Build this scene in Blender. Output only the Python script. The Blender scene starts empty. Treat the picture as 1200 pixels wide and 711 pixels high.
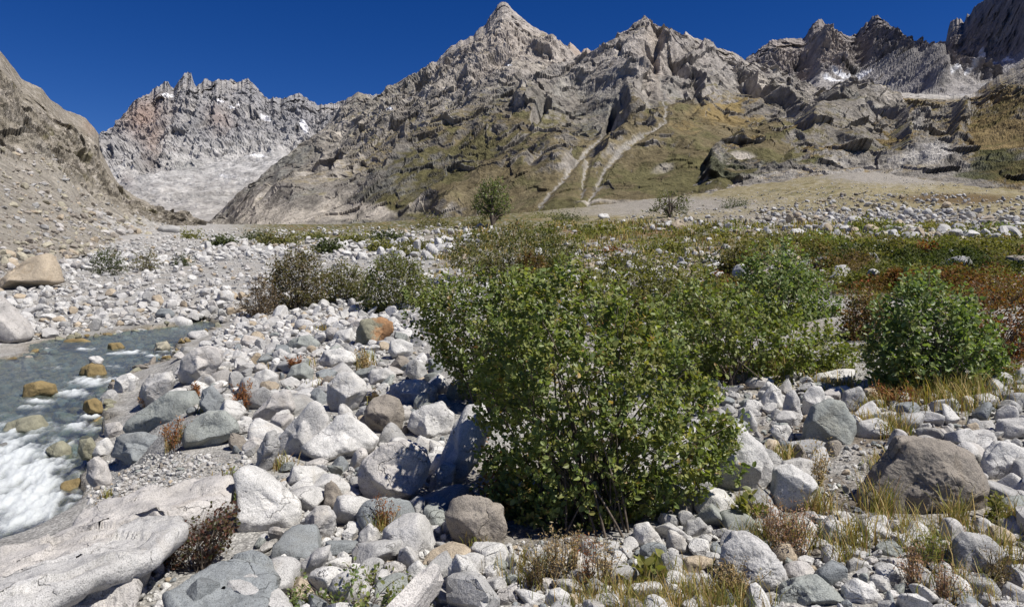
import bpy, bmesh, math, random
import numpy as np
from mathutils import Vector, Matrix

scene = bpy.context.scene
col = scene.collection
R = math.radians

# ------------------------------------------------------------ camera, sky, sun, exposure
F = 800.0          # focal length in photo pixels (photo 1200 x 711)
HR = 300.0         # photo row of the camera's horizon
CZ = 1.7           # eye height
cam_data = bpy.data.cameras.new('camera')
cam = bpy.data.objects.new('camera', cam_data); col.objects.link(cam)
cam_data.sensor_width = 36.0
cam_data.lens = 36.0 * F / 1200.0
cam_data.shift_y = -(355.5 - HR) / 1200.0
cam_data.clip_start = 0.05; cam_data.clip_end = 30000
cam.location = (0, 0, CZ); cam.rotation_euler = (R(90), 0, 0)
scene.camera = cam

SUN_AZ, SUN_EL = 114.0, 57.0          # degrees clockwise from the view direction, and above the horizon
world = bpy.data.worlds.new('World'); scene.world = world
world.use_nodes = True
wt = world.node_tree; wt.nodes.clear()
wo = wt.nodes.new('ShaderNodeOutputWorld'); wb = wt.nodes.new('ShaderNodeBackground')
sky = wt.nodes.new('ShaderNodeTexSky'); sky.sky_type = 'NISHITA'; sky.sun_disc = False
sky.sun_elevation = R(SUN_EL); sky.sun_rotation = R(SUN_AZ)
sky.altitude = 2600; sky.air_density = 1.0; sky.dust_density = 0.05; sky.ozone_density = 6.0
hs = wt.nodes.new('ShaderNodeHueSaturation'); hs.inputs['Saturation'].default_value = 1.29; hs.inputs['Hue'].default_value = 0.518; hs.inputs['Value'].default_value = 1.0
wt.links.new(sky.outputs[0], hs.inputs['Color']); wt.links.new(hs.outputs[0], wb.inputs[0])
wb.inputs[1].default_value = 0.058
wt.links.new(wb.outputs[0], wo.inputs[0])

sd = bpy.data.lights.new('sun', 'SUN'); so = bpy.data.objects.new('sun', sd); col.objects.link(so)
sd.energy = 5.0; sd.angle = R(0.53); sd.color = (1.0, 0.955, 0.88)
sdir = Vector((math.sin(R(SUN_AZ)) * math.cos(R(SUN_EL)), math.cos(R(SUN_AZ)) * math.cos(R(SUN_EL)), math.sin(R(SUN_EL))))
so.rotation_euler = sdir.to_track_quat('Z', 'Y').to_euler()
so.location = sdir * 60

vs = scene.view_settings
vs.view_transform = 'Standard'; vs.look = 'None'; vs.gamma = 1.0; vs.use_curve_mapping = False
vs.exposure = 0.36
scene.cycles.max_bounces = 6; scene.cycles.diffuse_bounces = 3; scene.cycles.transparent_max_bounces = 12
scene.cycles.transmission_bounces = 4; scene.cycles.caustics_reflective = False; scene.cycles.caustics_refractive = False

# ------------------------------------------------------------ numpy helpers
f32 = np.float32
def _hash(ix, iy, iz, seed):
    h = (ix.astype(np.uint32) * np.uint32(374761393)) ^ (iy.astype(np.uint32) * np.uint32(668265263)) ^ (iz.astype(np.uint32) * np.uint32(2147483647 & 1274126177)) ^ np.uint32((seed * 362437 + 12345) & 0xffffffff)
    h = (h ^ (h >> np.uint32(13))) * np.uint32(1274126177)
    h = (h ^ (h >> np.uint32(16))) * np.uint32(2246822519)
    return h ^ (h >> np.uint32(15))
_G = np.array([[1,1,0],[-1,1,0],[1,-1,0],[-1,-1,0],[1,0,1],[-1,0,1],[1,0,-1],[-1,0,-1],[0,1,1],[0,-1,1],[0,1,-1],[0,-1,-1],[1,1,0],[-1,1,0],[0,-1,1],[0,-1,-1]], f32)
def noise(p, seed=0):
    """gradient noise, p (N,3) -> about -1..1"""
    p = np.asarray(p, np.float64)
    i = np.floor(p).astype(np.int64); f = (p - i).astype(f32)
    u = f * f * f * (f * (f * 6 - 15) + 10)
    out = np.zeros(len(p), f32)
    for dx in (0, 1):
        for dy in (0, 1):
            for dz in (0, 1):
                g = _G[_hash(i[:, 0] + dx, i[:, 1] + dy, i[:, 2] + dz, seed) & np.uint32(15)]
                d = g[:, 0] * (f[:, 0] - dx) + g[:, 1] * (f[:, 1] - dy) + g[:, 2] * (f[:, 2] - dz)
                w = (u[:, 0] if dx else 1 - u[:, 0]) * (u[:, 1] if dy else 1 - u[:, 1]) * (u[:, 2] if dz else 1 - u[:, 2])
                out += w * d
    return out * 1.1
def fbm(p, octv=5, seed=0, gain=0.5, lac=2.03):
    a, s, t = 1.0, np.zeros(len(p), f32), 0.0
    q = np.array(p, np.float64)
    for k in range(octv):
        s += a * noise(q, seed + k * 7); t += a; a *= gain; q = q * lac + 3.7
    return s / t
def ridged(p, octv=6, seed=0, gain=0.52, lac=2.07):
    a, s, t, w = 1.0, np.zeros(len(p), f32), 0.0, 1.0
    q = np.array(p, np.float64)
    for k in range(octv):
        n = 1 - np.abs(noise(q, seed + k * 11)); n = n * n
        s += a * n * w; t += a; w = np.clip(n * 1.6, 0, 1); a *= gain; q = q * lac + 1.3
    return s / t
def facet(p, seed=0):
    """broken rock: every point takes the tilted plane of its nearest joint block"""
    p = np.asarray(p, np.float64); i = np.floor(p - .5).astype(np.int64)
    best = np.full(len(p), 1e9); out = np.zeros(len(p), f32); k = 1 / 4294967295.0
    for dx in (0, 1):
        for dy in (0, 1):
            for dz in (0, 1):
                a, b, c = i[:, 0] + dx, i[:, 1] + dy, i[:, 2] + dz
                r = [_hash(a, b, c, seed + e) * k for e in range(6)]
                q = p - np.stack([a + r[0], b + r[1], c + r[2]], -1)
                d = (q * q).sum(1); m = d < best
                h = q[:, 0] * (r[3] * 2 - 1) + q[:, 1] * (r[4] - .5) + q[:, 2] * (r[5] * 2 - 1.3) + (r[3] - .5) * .35
                out = np.where(m, h, out); best = np.where(m, d, best)
    return out
def sstep(a, b, x):
    t = np.clip((x - a) / (b - a), 0, 1); return t * t * (3 - 2 * t)
def lerp(a, b, t): return a + (b - a) * t
def wpos(px, py, Y):
    return np.stack([(px - 600) / F * Y, Y, CZ + (HR - py) / F * Y], -1)

def mk_mesh(name, verts, faces, colors=None, smooth=True, attrs=None):
    """verts (N,3), faces (M,K) -> mesh"""
    me = bpy.data.meshes.new(name)
    verts = np.ascontiguousarray(verts, f32); faces = np.ascontiguousarray(faces, np.int32)
    n, k = faces.shape
    me.vertices.add(len(verts)); me.vertices.foreach_set('co', verts.ravel())
    me.loops.add(n * k); me.loops.foreach_set('vertex_index', faces.ravel())
    me.polygons.add(n); me.polygons.foreach_set('loop_start', np.arange(0, n * k, k, dtype=np.int32))
    me.polygons.foreach_set('loop_total', np.full(n, k, np.int32))
    me.polygons.foreach_set('use_smooth', np.full(n, smooth, bool))
    if colors is not None:
        a = me.color_attributes.new('Col', 'FLOAT_COLOR', 'POINT')
        c = np.ones((len(verts), 4), f32); c[:, :3] = colors
        a.data.foreach_set('color', c.ravel())
    for nm, v in (attrs or {}).items():
        a = me.attributes.new(nm, 'FLOAT', 'POINT'); a.data.foreach_set('value', np.ascontiguousarray(v, f32))
    me.update(calc_edges=True); me.validate()
    return me
def link(name, me, mat=None, parent=None):
    o = bpy.data.objects.new(name, me); col.objects.link(o)
    if mat is not None and me is not None and not me.materials: me.materials.append(mat)
    if parent is not None: o.parent = parent
    return o
def tag(o, label, cat=None, group=None, kind=None):
    if label: o['label'] = label
    if cat: o['category'] = cat
    if group: o['group'] = group
    if kind: o['kind'] = kind
    return o
def grid_faces(nr, nc):
    i = np.arange(nr * nc).reshape(nr, nc)
    return np.stack([i[:-1, :-1].ravel(), i[:-1, 1:].ravel(), i[1:, 1:].ravel(), i[1:, :-1].ravel()], -1)
def blobs(px, py, lst):
    s = np.zeros_like(px)
    for cx, cy, rx, ry, w in lst:
        s = np.maximum(s, w * np.exp(-(((px - cx) / rx) ** 2 + ((py - cy) / ry) ** 2))) if w > 0 else s + w * np.exp(-(((px - cx) / rx) ** 2 + ((py - cy) / ry) ** 2))
    return s
def polyline_dist(px, py, pts):
    d = np.full(px.shape, 1e9)
    for (ax, ay), (bx, by) in zip(pts[:-1], pts[1:]):
        vx, vy = bx - ax, by - ay
        t = np.clip(((px - ax) * vx + (py - ay) * vy) / (vx * vx + vy * vy), 0, 1)
        d = np.minimum(d, np.hypot(px - ax - t * vx, py - ay - t * vy))
    return d
def in_poly(px, py, pts):
    c = np.zeros(px.shape, bool); n = len(pts)
    for i in range(n):
        (x1, y1), (x2, y2) = pts[i], pts[(i + 1) % n]
        if y1 == y2: continue
        cond = ((y1 > py) != (y2 > py)) & (px < (x2 - x1) * (py - y1) / (y2 - y1) + x1)
        c ^= cond
    return c

# ------------------------------------------------------------ material helpers
class NT:
    def __init__(s, name):
        s.m = bpy.data.materials.new(name); s.m.use_nodes = True
        s.t = s.m.node_tree; s.t.nodes.clear()
        s.out = s.n('ShaderNodeOutputMaterial')
    def n(s, typ, **kw):
        nd = s.t.nodes.new(typ)
        for k, v in kw.items():
            if k.startswith('i_'):
                key = k[2:]; nd.inputs[int(key) if key.isdigit() else key.replace('_', ' ')].default_value = v
            else: setattr(nd, k, v)
        return nd
    def l(s, a, b): s.t.links.new(a, b)
    def noise(s, vec, scale, detail=4, rough=0.55, dist=0.0):
        n = s.n('ShaderNodeTexNoise'); n.inputs['Scale'].default_value = scale; n.inputs['Detail'].default_value = detail
        n.inputs['Roughness'].default_value = rough; n.inputs['Distortion'].default_value = dist
        s.l(vec, n.inputs['Vector']); return n.outputs['Fac']
    def ramp(s, fac, stops):
        r = s.n('ShaderNodeValToRGB'); e = r.color_ramp.elements
        while len(e) < len(stops): e.new(0.5)
        for el, (p, c) in zip(e, stops):
            el.position = p; el.color = (c, c, c, 1) if not isinstance(c, (tuple, list)) else tuple(c) + (1,)
        s.l(fac, r.inputs[0]); return r.outputs[0]
    def mix(s, mode, fac, a, b):
        m = s.n('ShaderNodeMix', data_type='RGBA', blend_type=mode)
        for k, v in ((0, fac), (6, a), (7, b)):
            sock = m.inputs[k]
            if isinstance(v, (int, float)): sock.default_value = v if k == 0 else (v, v, v, 1)
            elif isinstance(v, (tuple, list)): sock.default_value = tuple(v) + (1,)
            else: s.l(v, sock)
        return m.outputs[2]
    def math(s, op, a, b=None):
        m = s.n('ShaderNodeMath', operation=op)
        for i, v in ((0, a), (1, b)):
            if v is None: continue
            if isinstance(v, (int, float)): m.inputs[i].default_value = v
            else: s.l(v, m.inputs[i])
        return m.outputs[0]
    def attr(s, name, out='Color'):
        a = s.n('ShaderNodeAttribute', attribute_name=name); return a.outputs[out]
    def pos(s): return s.n('ShaderNodeNewGeometry').outputs['Position']
    def vmul(s, v, k):
        m = s.n('ShaderNodeVectorMath', operation='MULTIPLY'); s.l(v, m.inputs[0]); m.inputs[1].default_value = k if isinstance(k, tuple) else (k, k, k); return m.outputs[0]
    def bump(s, h, strength, dist, normal=None):
        b = s.n('ShaderNodeBump'); b.inputs['Strength'].default_value = strength; b.inputs['Distance'].default_value = dist
        s.l(h, b.inputs['Height'])
        if normal is not None: s.l(normal, b.inputs['Normal'])
        return b.outputs[0]
    def principled(s, color, rough=0.85, normal=None, spec=0.3):
        p = s.n('ShaderNodeBsdfPrincipled'); p.inputs['Roughness'].default_value = rough
        p.inputs['Specular IOR Level'].default_value = spec
        if isinstance(color, tuple): p.inputs['Base Color'].default_value = color + (1,)
        else: s.l(color, p.inputs['Base Color'])
        if normal is not None: s.l(normal, p.inputs['Normal'])
        return p
    def done(s, shader): s.l(shader, s.out.inputs['Surface']); return s.m

def rock_material(name, source, detail=1.0, grain=True, lichen=False):
    """weathered granite; source 'object' tints by the object's own colour, 'attr' by the mesh's Col attribute"""
    t = NT(name); p = t.pos()
    base = t.n('ShaderNodeObjectInfo').outputs['Color'] if source == 'object' else t.attr('Col')
    if source == 'object':
        rnd = t.n('ShaderNodeObjectInfo').outputs['Random']
        off = t.n('ShaderNodeVectorMath', operation='ADD'); t.l(p, off.inputs[0]); t.l(t.math('MULTIPLY', rnd, 37.0), off.inputs[1]); p = off.outputs[0]
    big = t.noise(p, 3.2 * detail, 5, 0.6)
    c = t.mix('MULTIPLY', 1.0, base, t.ramp(big, [(0.30, 0.80), (0.5, 1.0), (0.72, 1.1)]))
    mid = t.noise(p, 13 * detail, 6, 0.7, 0.6)
    c = t.mix('MULTIPLY', 1.0, c, t.ramp(mid, [(0.30, 0.66), (0.46, 0.97), (0.7, 1.1)]))
    stain = t.noise(p, 1.7 * detail, 4, 0.65, 1.2)
    c = t.mix('MIX', t.ramp(stain, [(0.56, 0.0), (0.72, 0.45)]), c, t.mix('MULTIPLY', 1.0, base, (0.70, 0.60, 0.46)))
    lich = t.noise(p, 26 * detail, 3, 0.6)
    c = t.mix('MIX', t.math('MULTIPLY', t.ramp(lich, [(0.60, 0.0), (0.66, 1.0)]), t.ramp(stain, [(0.40, 0.6), (0.52, 0.0)])), c, (0.07, 0.07, 0.065))
    if lichen:                                             # a crust of orange lichen on one side
        sx = t.n('ShaderNodeSeparateXYZ'); t.l(t.n('ShaderNodeTexCoord').outputs['Object'], sx.inputs[0])
        side = t.math('ADD', t.math('MULTIPLY', sx.outputs[0], 1.1), t.math('MULTIPLY', t.noise(p, 5, 5, .65), .9))
        c = t.mix('MIX', t.ramp(side, [(.42, 0.0), (.54, .85)]), c, t.mix('MULTIPLY', 1.0, (.33, .17, .075), t.ramp(mid, [(.3, .6), (.6, 1.15)])))
    h = t.math('ADD', t.math('MULTIPLY', t.noise(p, 7 * detail, 8, 0.62), 1.0), t.math('MULTIPLY', mid, 0.35))
    if grain:
        sp = t.noise(p, 190 * detail, 2, 0.5)
        c = t.mix('MULTIPLY', 1.0, c, t.ramp(sp, [(0.36, 0.58), (0.47, 1.0), (0.66, 1.12)]))
        h = t.math('ADD', h, t.math('MULTIPLY', t.noise(p, 60 * detail, 4, 0.65), 0.25))
    vo = t.n('ShaderNodeTexVoronoi', feature='DISTANCE_TO_EDGE'); vo.inputs['Scale'].default_value = 2.4 * detail
    wv = t.n('ShaderNodeVectorMath', operation='ADD'); t.l(p, wv.inputs[0])
    nz = t.n('ShaderNodeTexNoise'); nz.inputs['Scale'].default_value = 3 * detail; nz.inputs['Detail'].default_value = 5; t.l(p, nz.inputs['Vector'])
    sc = t.n('ShaderNodeVectorMath', operation='SCALE'); t.l(nz.outputs['Color'], sc.inputs[0]); sc.inputs['Scale'].default_value = 0.55 / detail
    t.l(sc.outputs[0], wv.inputs[1]); t.l(t.vmul(wv.outputs[0], (1.0, 1.0, 1.9)), vo.inputs['Vector'])
    crack = t.math('MULTIPLY', t.ramp(vo.outputs['Distance'], [(0.0, 1.0), (0.014, 0.0)]), t.ramp(big, [(0.5, 0.0), (0.56, 1.0)]))
    c = t.mix('MULTIPLY', t.math('MULTIPLY', crack, 0.4), c, (0.30, 0.27, 0.24))
    h = t.math('SUBTRACT', h, t.math('MULTIPLY', crack, 0.5))
    return t.done(t.principled(c, 0.88, t.bump(h, 0.75, 0.035 / detail), 0.25).outputs[0])
MROCK = rock_material('granite', 'object')
MLICHEN = rock_material('lichen_granite', 'object', lichen=True)
MSTONE = rock_material('loose_granite', 'attr')

def leaf_material(name, trans=0.38, rough=0.45, spec=0.38):
    t = NT(name); c = t.attr('Col')
    p = t.principled(c, rough, None, spec)
    tr = t.n('ShaderNodeBsdfTranslucent'); t.l(t.mix('MULTIPLY', 1.0, c, (1.5, 1.6, 0.6)), tr.inputs['Color'])
    m = t.n('ShaderNodeMixShader'); m.inputs[0].default_value = trans
    t.l(p.outputs[0], m.inputs[1]); t.l(tr.outputs[0], m.inputs[2])
    return t.done(m.outputs[0])
MLEAF = leaf_material('leaf')
MHEATH = leaf_material('heath_leaf', 0.3, 0.7, 0.12)
MDRY = leaf_material('dry_stalk', 0.3, 0.7, 0.2)
_t = NT('bark'); MBARK = _t.done(_t.principled(_t.ramp(_t.noise(_t.pos(), 40, 4), [(0.3, (0.06, 0.045, 0.035)), (0.7, (0.17, 0.14, 0.11))]), 0.85).outputs[0])
# ------------------------------------------------------------ the ground: photo rows by column and distance
GX = np.array([-500, 0, 100, 200, 300, 400, 600, 800, 1000, 1200, 1700.])
GY = np.array([1.2, 2.5, 3.2, 4, 5, 6.5, 8.5, 11, 14, 18, 24, 32, 45, 65, 100, 160, 260, 420, 900, 7000.])
_z0 = lambda Y, z: HR - (z - CZ) * F / Y
def _rows(zs, pys):
    """heights for the near distances, photo rows for the rest"""
    r = [_z0(GY[i], z) for i, z in enumerate(zs)] + list(pys)
    return r + [r[-1]] * (len(GY) - len(r))
GT = np.array([
    _rows([-.1, -.2, -.3, -.4, -.45, -.4, -.3, -.25, -.2, -.1], [350, 322, 298, 290, 282, 272, 266, 262]),
    _rows([0, 0, 0, -.1, -.2, -.25, -.25, -.25, -.25, -.2], [350, 325, 300, 290, 282, 272, 266, 262]),
    _rows([0, 0, 0, 0, -.1, -.12, -.15, -.2, -.22, -.26], [351, 326, 308, 295, 284, 274, 266, 262]),
    _rows([0, 0, 0, 0, -.03, -.02, .02, .03, 0, -.05], [350, 328, 308, 295, 284, 274, 268, 264, 262]),
    _rows([0, 0, 0, 0, 0, .02, .06, .1, .06, .05], [350, 329, 307, 293, 281, 273, 268, 264, 262]),
    _rows([0, 0, 0, 0, 0.02, .04, .1, .19, .18, .20], [347, 324, 303, 290, 279, 271, 267, 264, 262]),
    _rows([0, 0, 0, 0, .02, .06, .2, .33, .48, .62], [325, 305, 290, 277, 267, 260, 254, 250, 248]),
    _rows([0, 0, 0, 0, .04, .16, .3, .46, .7, 1.02], [308, 293, 280, 268, 257, 247, 236, 225, 220]),
    _rows([0, 0, .03, .075, .14, .28, .48, .74, 1.09, 1.48], [292, 282, 271, 259, 245, 228, 206, 195, 190]),
    _rows([0, 0, .04, .1, .2, .38, .64, 1.0, 1.4, 1.75], [286, 276, 266, 257, 247, 237, 227, 215, 210]),
    _rows([0, .05, .1, .2, .35, .6, .9, 1.3, 1.7, 2.0], [280, 268, 258, 248, 238, 228, 218, 206, 200]),
])
_LGY = np.log(GY)
_ys = np.linspace(_LGY[0], _LGY[-1], 600)
_fine = np.stack([np.convolve(np.pad(np.interp(_ys, _LGY, r), 6, mode='edge'), np.ones(13) / 13, 'valid') for r in GT])
_xs = np.linspace(GX[0], GX[-1], 441)
_gf = np.stack([np.interp(_xs, GX, _fine[:, j]) for j in range(600)], 0)
_k = np.hanning(19); _k /= _k.sum()
_gf = np.stack([np.convolve(np.pad(r, 9, mode='edge'), _k, 'valid') for r in _gf])      # (600 dist, 441 px)
def ground_row(px, Y):
    u = np.clip((px - _xs[0]) / (_xs[1] - _xs[0]), 0, 439.999); v = np.clip((np.log(Y) - _ys[0]) / (_ys[1] - _ys[0]), 0, 598.999)
    i = u.astype(int); j = v.astype(int); fu = u - i; fv = v - j
    return (_gf[j, i] * (1 - fu) + _gf[j, i + 1] * fu) * (1 - fv) + (_gf[j + 1, i] * (1 - fu) + _gf[j + 1, i + 1] * fu) * fv
# the stream
WY = [3, 4, 5.5, 7, 8, 9, 10.5, 12, 16, 20, 26]; WZ = [-.86, -.84, -.80, -.70, -.58, -.50, -.40, -.345, -.275, -.22, -.12]
water_z = lambda Y: np.interp(Y, WY, WZ)
_yy = np.linspace(3.2, 26, 4000); _wr = HR - (water_z(_yy) - CZ) * F / _yy
def water_Y(py): return np.interp(-np.asarray(py, float), -_wr, _yy)
STREAM_PX = [(-420, 760), (-60, 692), (0, 650), (55, 634), (84, 616), (93, 585), (103, 553), (120, 512), (128, 482), (136, 455), (160, 437),
             (203, 424), (212, 402), (246, 390), (264, 381), (240, 375), (200, 383), (150, 388), (110, 394), (60, 398), (40, 404), (28, 418),
             (0, 421), (-60, 425), (-150, 440), (-300, 452), (-420, 460)]
STREAM = [((px - 600) / F * Y, float(Y)) for px, py in STREAM_PX for Y in [water_Y(py)]]
def stream_sd(x, Y):
    """signed distance to the stream's bank in metres, negative in the water"""
    d = np.full(x.shape, 50.0); m = (x < 2) & (Y < 30)
    if m.any():
        dd = polyline_dist(x[m], Y[m], STREAM + STREAM[:1]); ins = in_poly(x[m], Y[m], STREAM)
        d[m] = np.where(ins, -dd, dd) + .16 * fbm(np.stack([x[m] * 2.2, Y[m] * 2.2, Y[m] * 0], -1), 4, 17) * np.clip(Y[m] / 7, .5, 1.6)
    return d
def ground_z(x, Y, rough=True):
    x = np.atleast_1d(np.asarray(x, float)); Y = np.atleast_1d(np.asarray(Y, float))
    px = 600 + F * x / Y
    z = CZ + (HR - ground_row(px, Y)) / F * Y
    if rough:
        q = np.stack([x, Y, np.zeros_like(x)], -1)
        a = np.clip(Y / 14, 0.3, 1) * np.where(Y > 60, np.clip(60 / Y, .4, 1) * 1.6, 1)
        z = z + a * (0.16 * fbm(q * 0.35, 4, 3) + 0.07 * fbm(q * 1.6, 4, 5)) + np.clip(Y / 40, 0, 1) * np.clip(Y / 100, .3, 1.2) * 1.1 * fbm(q * 0.07, 4, 9) + np.clip((Y - 50) / 60, 0, 1) * .8 * fbm(q * .2, 4, 11)
    d = stream_sd(x, Y); zw = water_z(Y)
    out = lerp(np.minimum(z, zw + 0.10), z, sstep(0.1, 1.1, d))
    ins = zw - np.clip(0.04 + 0.30 * -d, 0, 0.30)
    return np.where(d < 0, ins, np.maximum(out, np.where(d < 30, zw + 0.02 + 0.05 * np.clip(d, 0, 1), -99)))
_SY = np.exp(np.linspace(math.log(2.0), math.log(520), 900))
def hit(px, py):
    """the first ground point the photo's pixel looks at: (x, Y, z)"""
    x = (px - 600) / F * _SY; z = ground_z(x, _SY); row = HR - (z - CZ) * F / _SY
    k = np.nonzero(row <= py)[0]
    Y = _SY[k[0]] if len(k) else _SY[-1]
    xx = (px - 600) / F * Y
    return xx, Y, float(ground_z(xx, Y)[0])

upx = np.concatenate([np.arange(-500, -20, 8.), np.arange(-20, 1221, 2.0), np.arange(1228, 1701, 8.)])
uy = np.concatenate([np.exp(np.linspace(math.log(1.2), math.log(60), 560)), np.exp(np.linspace(math.log(60), math.log(520), 240))[1:], [800, 1500, 3000, 7000]])
PX, YY = np.meshgrid(upx, uy); PXr, YYr = PX.ravel(), YY.ravel()
Xr = (PXr - 600) / F * YYr
Zr = ground_z(Xr, YYr)
PYr = HR - (Zr - CZ) * F / YYr
q = np.stack([Xr, YYr, Zr * 0], -1)
n1 = fbm(q * 0.5, 5, 21); n2 = fbm(q * 3.0, 4, 22); n3 = fbm(q * 0.11, 4, 23)
gravel = np.array([0.36, 0.35, 0.33]); sand = np.array([0.36, 0.32, 0.27]); soil = np.array([0.13, 0.10, 0.07])
ochre = np.array([0.25, 0.20, 0.095]); olive = np.array([0.095, 0.095, 0.032]); rust = np.array([0.17, 0.075, 0.03]); talus = np.array([0.30, 0.275, 0.24])
c = np.tile(gravel, (len(Xr), 1)).astype(f32)
def cmix(colr, w):
    global c
    w = np.clip(w, 0, 1)[:, None]; c = c * (1 - w) + np.asarray(colr) * w
cmix(sand, sstep(-.1, .35, n1) * .55)
nw = n1 * 60
# brown soil between the plants and under the shrubs
cmix(soil, sstep(.25, .6, blobs(PXr, PYr, [(1000, 500, 260, 60, .5), (960, 600, 160, 90, .55), (650, 640, 180, 70, .5), (430, 640, 130, 60, .3), (1150, 660, 90, 60, .5), (330, 450, 120, 50, .25)]) + n2 * .5 + n1 * .3) * .8)
# mid-ground turf
right = sstep(480, 640, PXr + nw * 1.5)
veg = np.maximum(sstep(352, 335, PYr + n1 * 14) * right, sstep(289, 281, PYr + n1 * 7) * sstep(240, 330, PXr + nw))
cmix(olive, veg * sstep(-.35, .05, n1 + .6 * n2 + .2))
cmix(ochre, veg * sstep(.0, .3, n2 + n3 * .9 - .0) * .7)
cmix(rust, veg * sstep(.1, .42, n1 * .8 + n3 * .6 + .25 * blobs(PXr, PYr, [(740, 275, 90, 14, 1), (1150, 350, 120, 40, 1)])) * .7)
cmix(talus, veg * sstep(.12, .4, fbm(q * .9, 4, 31) + .55 * blobs(PXr, PYr, [(700, 300, 140, 22, .8), (520, 280, 200, 10, .7)])))
# upper meadow: straw turf and its stone field
mead = sstep(276, 262, PYr + n1 * 6 - (PXr - 900) * .01) * sstep(560, 760, PXr + nw)
cmix([.285, .245, .145], mead * .95)
cmix(olive * 1.2, mead * sstep(.05, .4, n3 + .3 * n1) * .55)
n4 = fbm(q * .28, 5, 33)
cmix([.17, .135, .06], mead * sstep(.02, .35, n4 + .3 * n1) * .7)
cmix([.36, .33, .28], mead * sstep(.05, .4, -n4 + .4 * n2) * .7)
cmix(talus, mead * sstep(.3, .7, blobs(PXr, PYr, [(780, 240, 150, 12, .9), (1000, 258, 260, 14, .8), (1060, 203, 110, 14, 1.2), (960, 265, 160, 10, .8), (700, 248, 110, 7, .8)]) + n2 * .5))
cmix([0.14, .10, .05], mead * sstep(.35, .8, blobs(PXr, PYr, [(1120, 233, 90, 8, 1)]) + n2 * .3))
# far valley floor
cmix([0.40, 0.385, 0.365], sstep(289, 282, PYr) * sstep(330, 230, PXr + nw) * .8)
sdv = stream_sd(Xr, YYr)
wet = sdv < 0
c[wet] = np.array([0.21, 0.17, 0.085]) * (0.75 + 0.9 * sstep(-.3, .4, n2[wet]))[:, None] * np.array([1, 1, 1.0])
cmix([0.17, .15, .12], sstep(.22, 0, np.abs(sdv)) * .6)
c *= (1 + .25 * n2 + .15 * n1)[:, None]
def ground_material(name, scale=1.0):
    t = NT(name); p = t.pos(); base = t.attr('Col')
    a = t.noise(p, 9 * scale, 6, .7); b = t.noise(p, 60 * scale, 5, .7); g = t.noise(p, 2.1 * scale, 6, .65)
    cc = t.mix('MULTIPLY', 1, base, t.ramp(a, [(.3, .7), (.5, 1.0), (.7, 1.2)]))
    cc = t.mix('MULTIPLY', 1, cc, t.ramp(b, [(.3, .6), (.5, 1.0), (.7, 1.25)]))
    cc = t.mix('MULTIPLY', 1, cc, t.ramp(g, [(.3, .82), (.6, 1.06)]))
    vo = t.n('ShaderNodeTexVoronoi'); vo.inputs['Scale'].default_value = 55 * scale; t.l(p, vo.inputs['Vector'])
    cc = t.mix('MULTIPLY', 1.0, cc, t.ramp(vo.outputs['Color'], [(.2, .7), (.8, 1.2)])); cc = t.mix('MULTIPLY', .6, cc, t.ramp(vo.outputs['Distance'], [(.3, 1.1), (.62, .6)]))
    h = t.math('ADD', a, t.math('ADD', t.math('MULTIPLY', b, .35), t.math('MULTIPLY', vo.outputs['Distance'], -.5)))
    return t.done(t.principled(cc, .95, t.bump(h, .6, .03 / scale), .15).outputs[0])
ground = link('ground', mk_mesh('ground', np.stack([Xr, YYr, Zr], -1), grid_faces(*PX.shape)[:, ::-1], c), ground_material('stony_ground'))
tag(ground, 'pale stony valley floor with dry turf and soil', kind='structure')
del q, n1, n2, n3

# ------------------------------------------------------------ mountains
def P_(s):
    """'x:y x:y ...' -> function of px"""
    a = np.array([tuple(map(float, w.split(':'))) for w in s.split()])
    return lambda px: np.interp(px, a[:, 0], a[:, 1])
def jag(px, amp, lam, seed):
    q = np.stack([px / lam, px * 0 + seed, px * 0], -1)
    return amp * (ridged(q, 4, seed) - .45) * -2
def mountain_material(name, m):
    """m = metres of the finest relief"""
    t = NT(name); p = t.pos(); base = t.attr('Col'); g = t.attr('grass', 'Fac')
    a = t.noise(p, 1 / (14 * m), 8, .68, .3); b = t.noise(p, 1 / (3.2 * m), 5, .7); l = t.noise(t.vmul(p, (1, 1, .8)), 1 / (5 * m), 7, .72)
    cc = t.mix('MULTIPLY', 1, base, t.ramp(a, [(.3, .72), (.5, 1.0), (.72, 1.18)]))
    cc = t.mix('MULTIPLY', 1, cc, t.ramp(b, [(.3, .66), (.48, 1.0), (.7, 1.22)]))
    cc = t.mix('MULTIPLY', t.math('SUBTRACT', 1.0, g), cc, t.ramp(l, [(.32, .68), (.5, 1.0), (.7, 1.15)]))
    h = t.math('ADD', t.math('MULTIPLY', a, 1.6), t.math('ADD', t.math('MULTIPLY', b, .45), t.math('MULTIPLY', l, .6)))
    bs = t.bump(h, .85, 3.2 * m)
    return t.done(t.principled(cc, .95, bs, .1).outputs[0])
def grid_normals(V):
    du = np.gradient(V, axis=1); dv = np.gradient(V, axis=0)
    n = np.cross(du, dv); return n / (np.linalg.norm(n, axis=-1, keepdims=True) + 1e-9)
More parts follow.
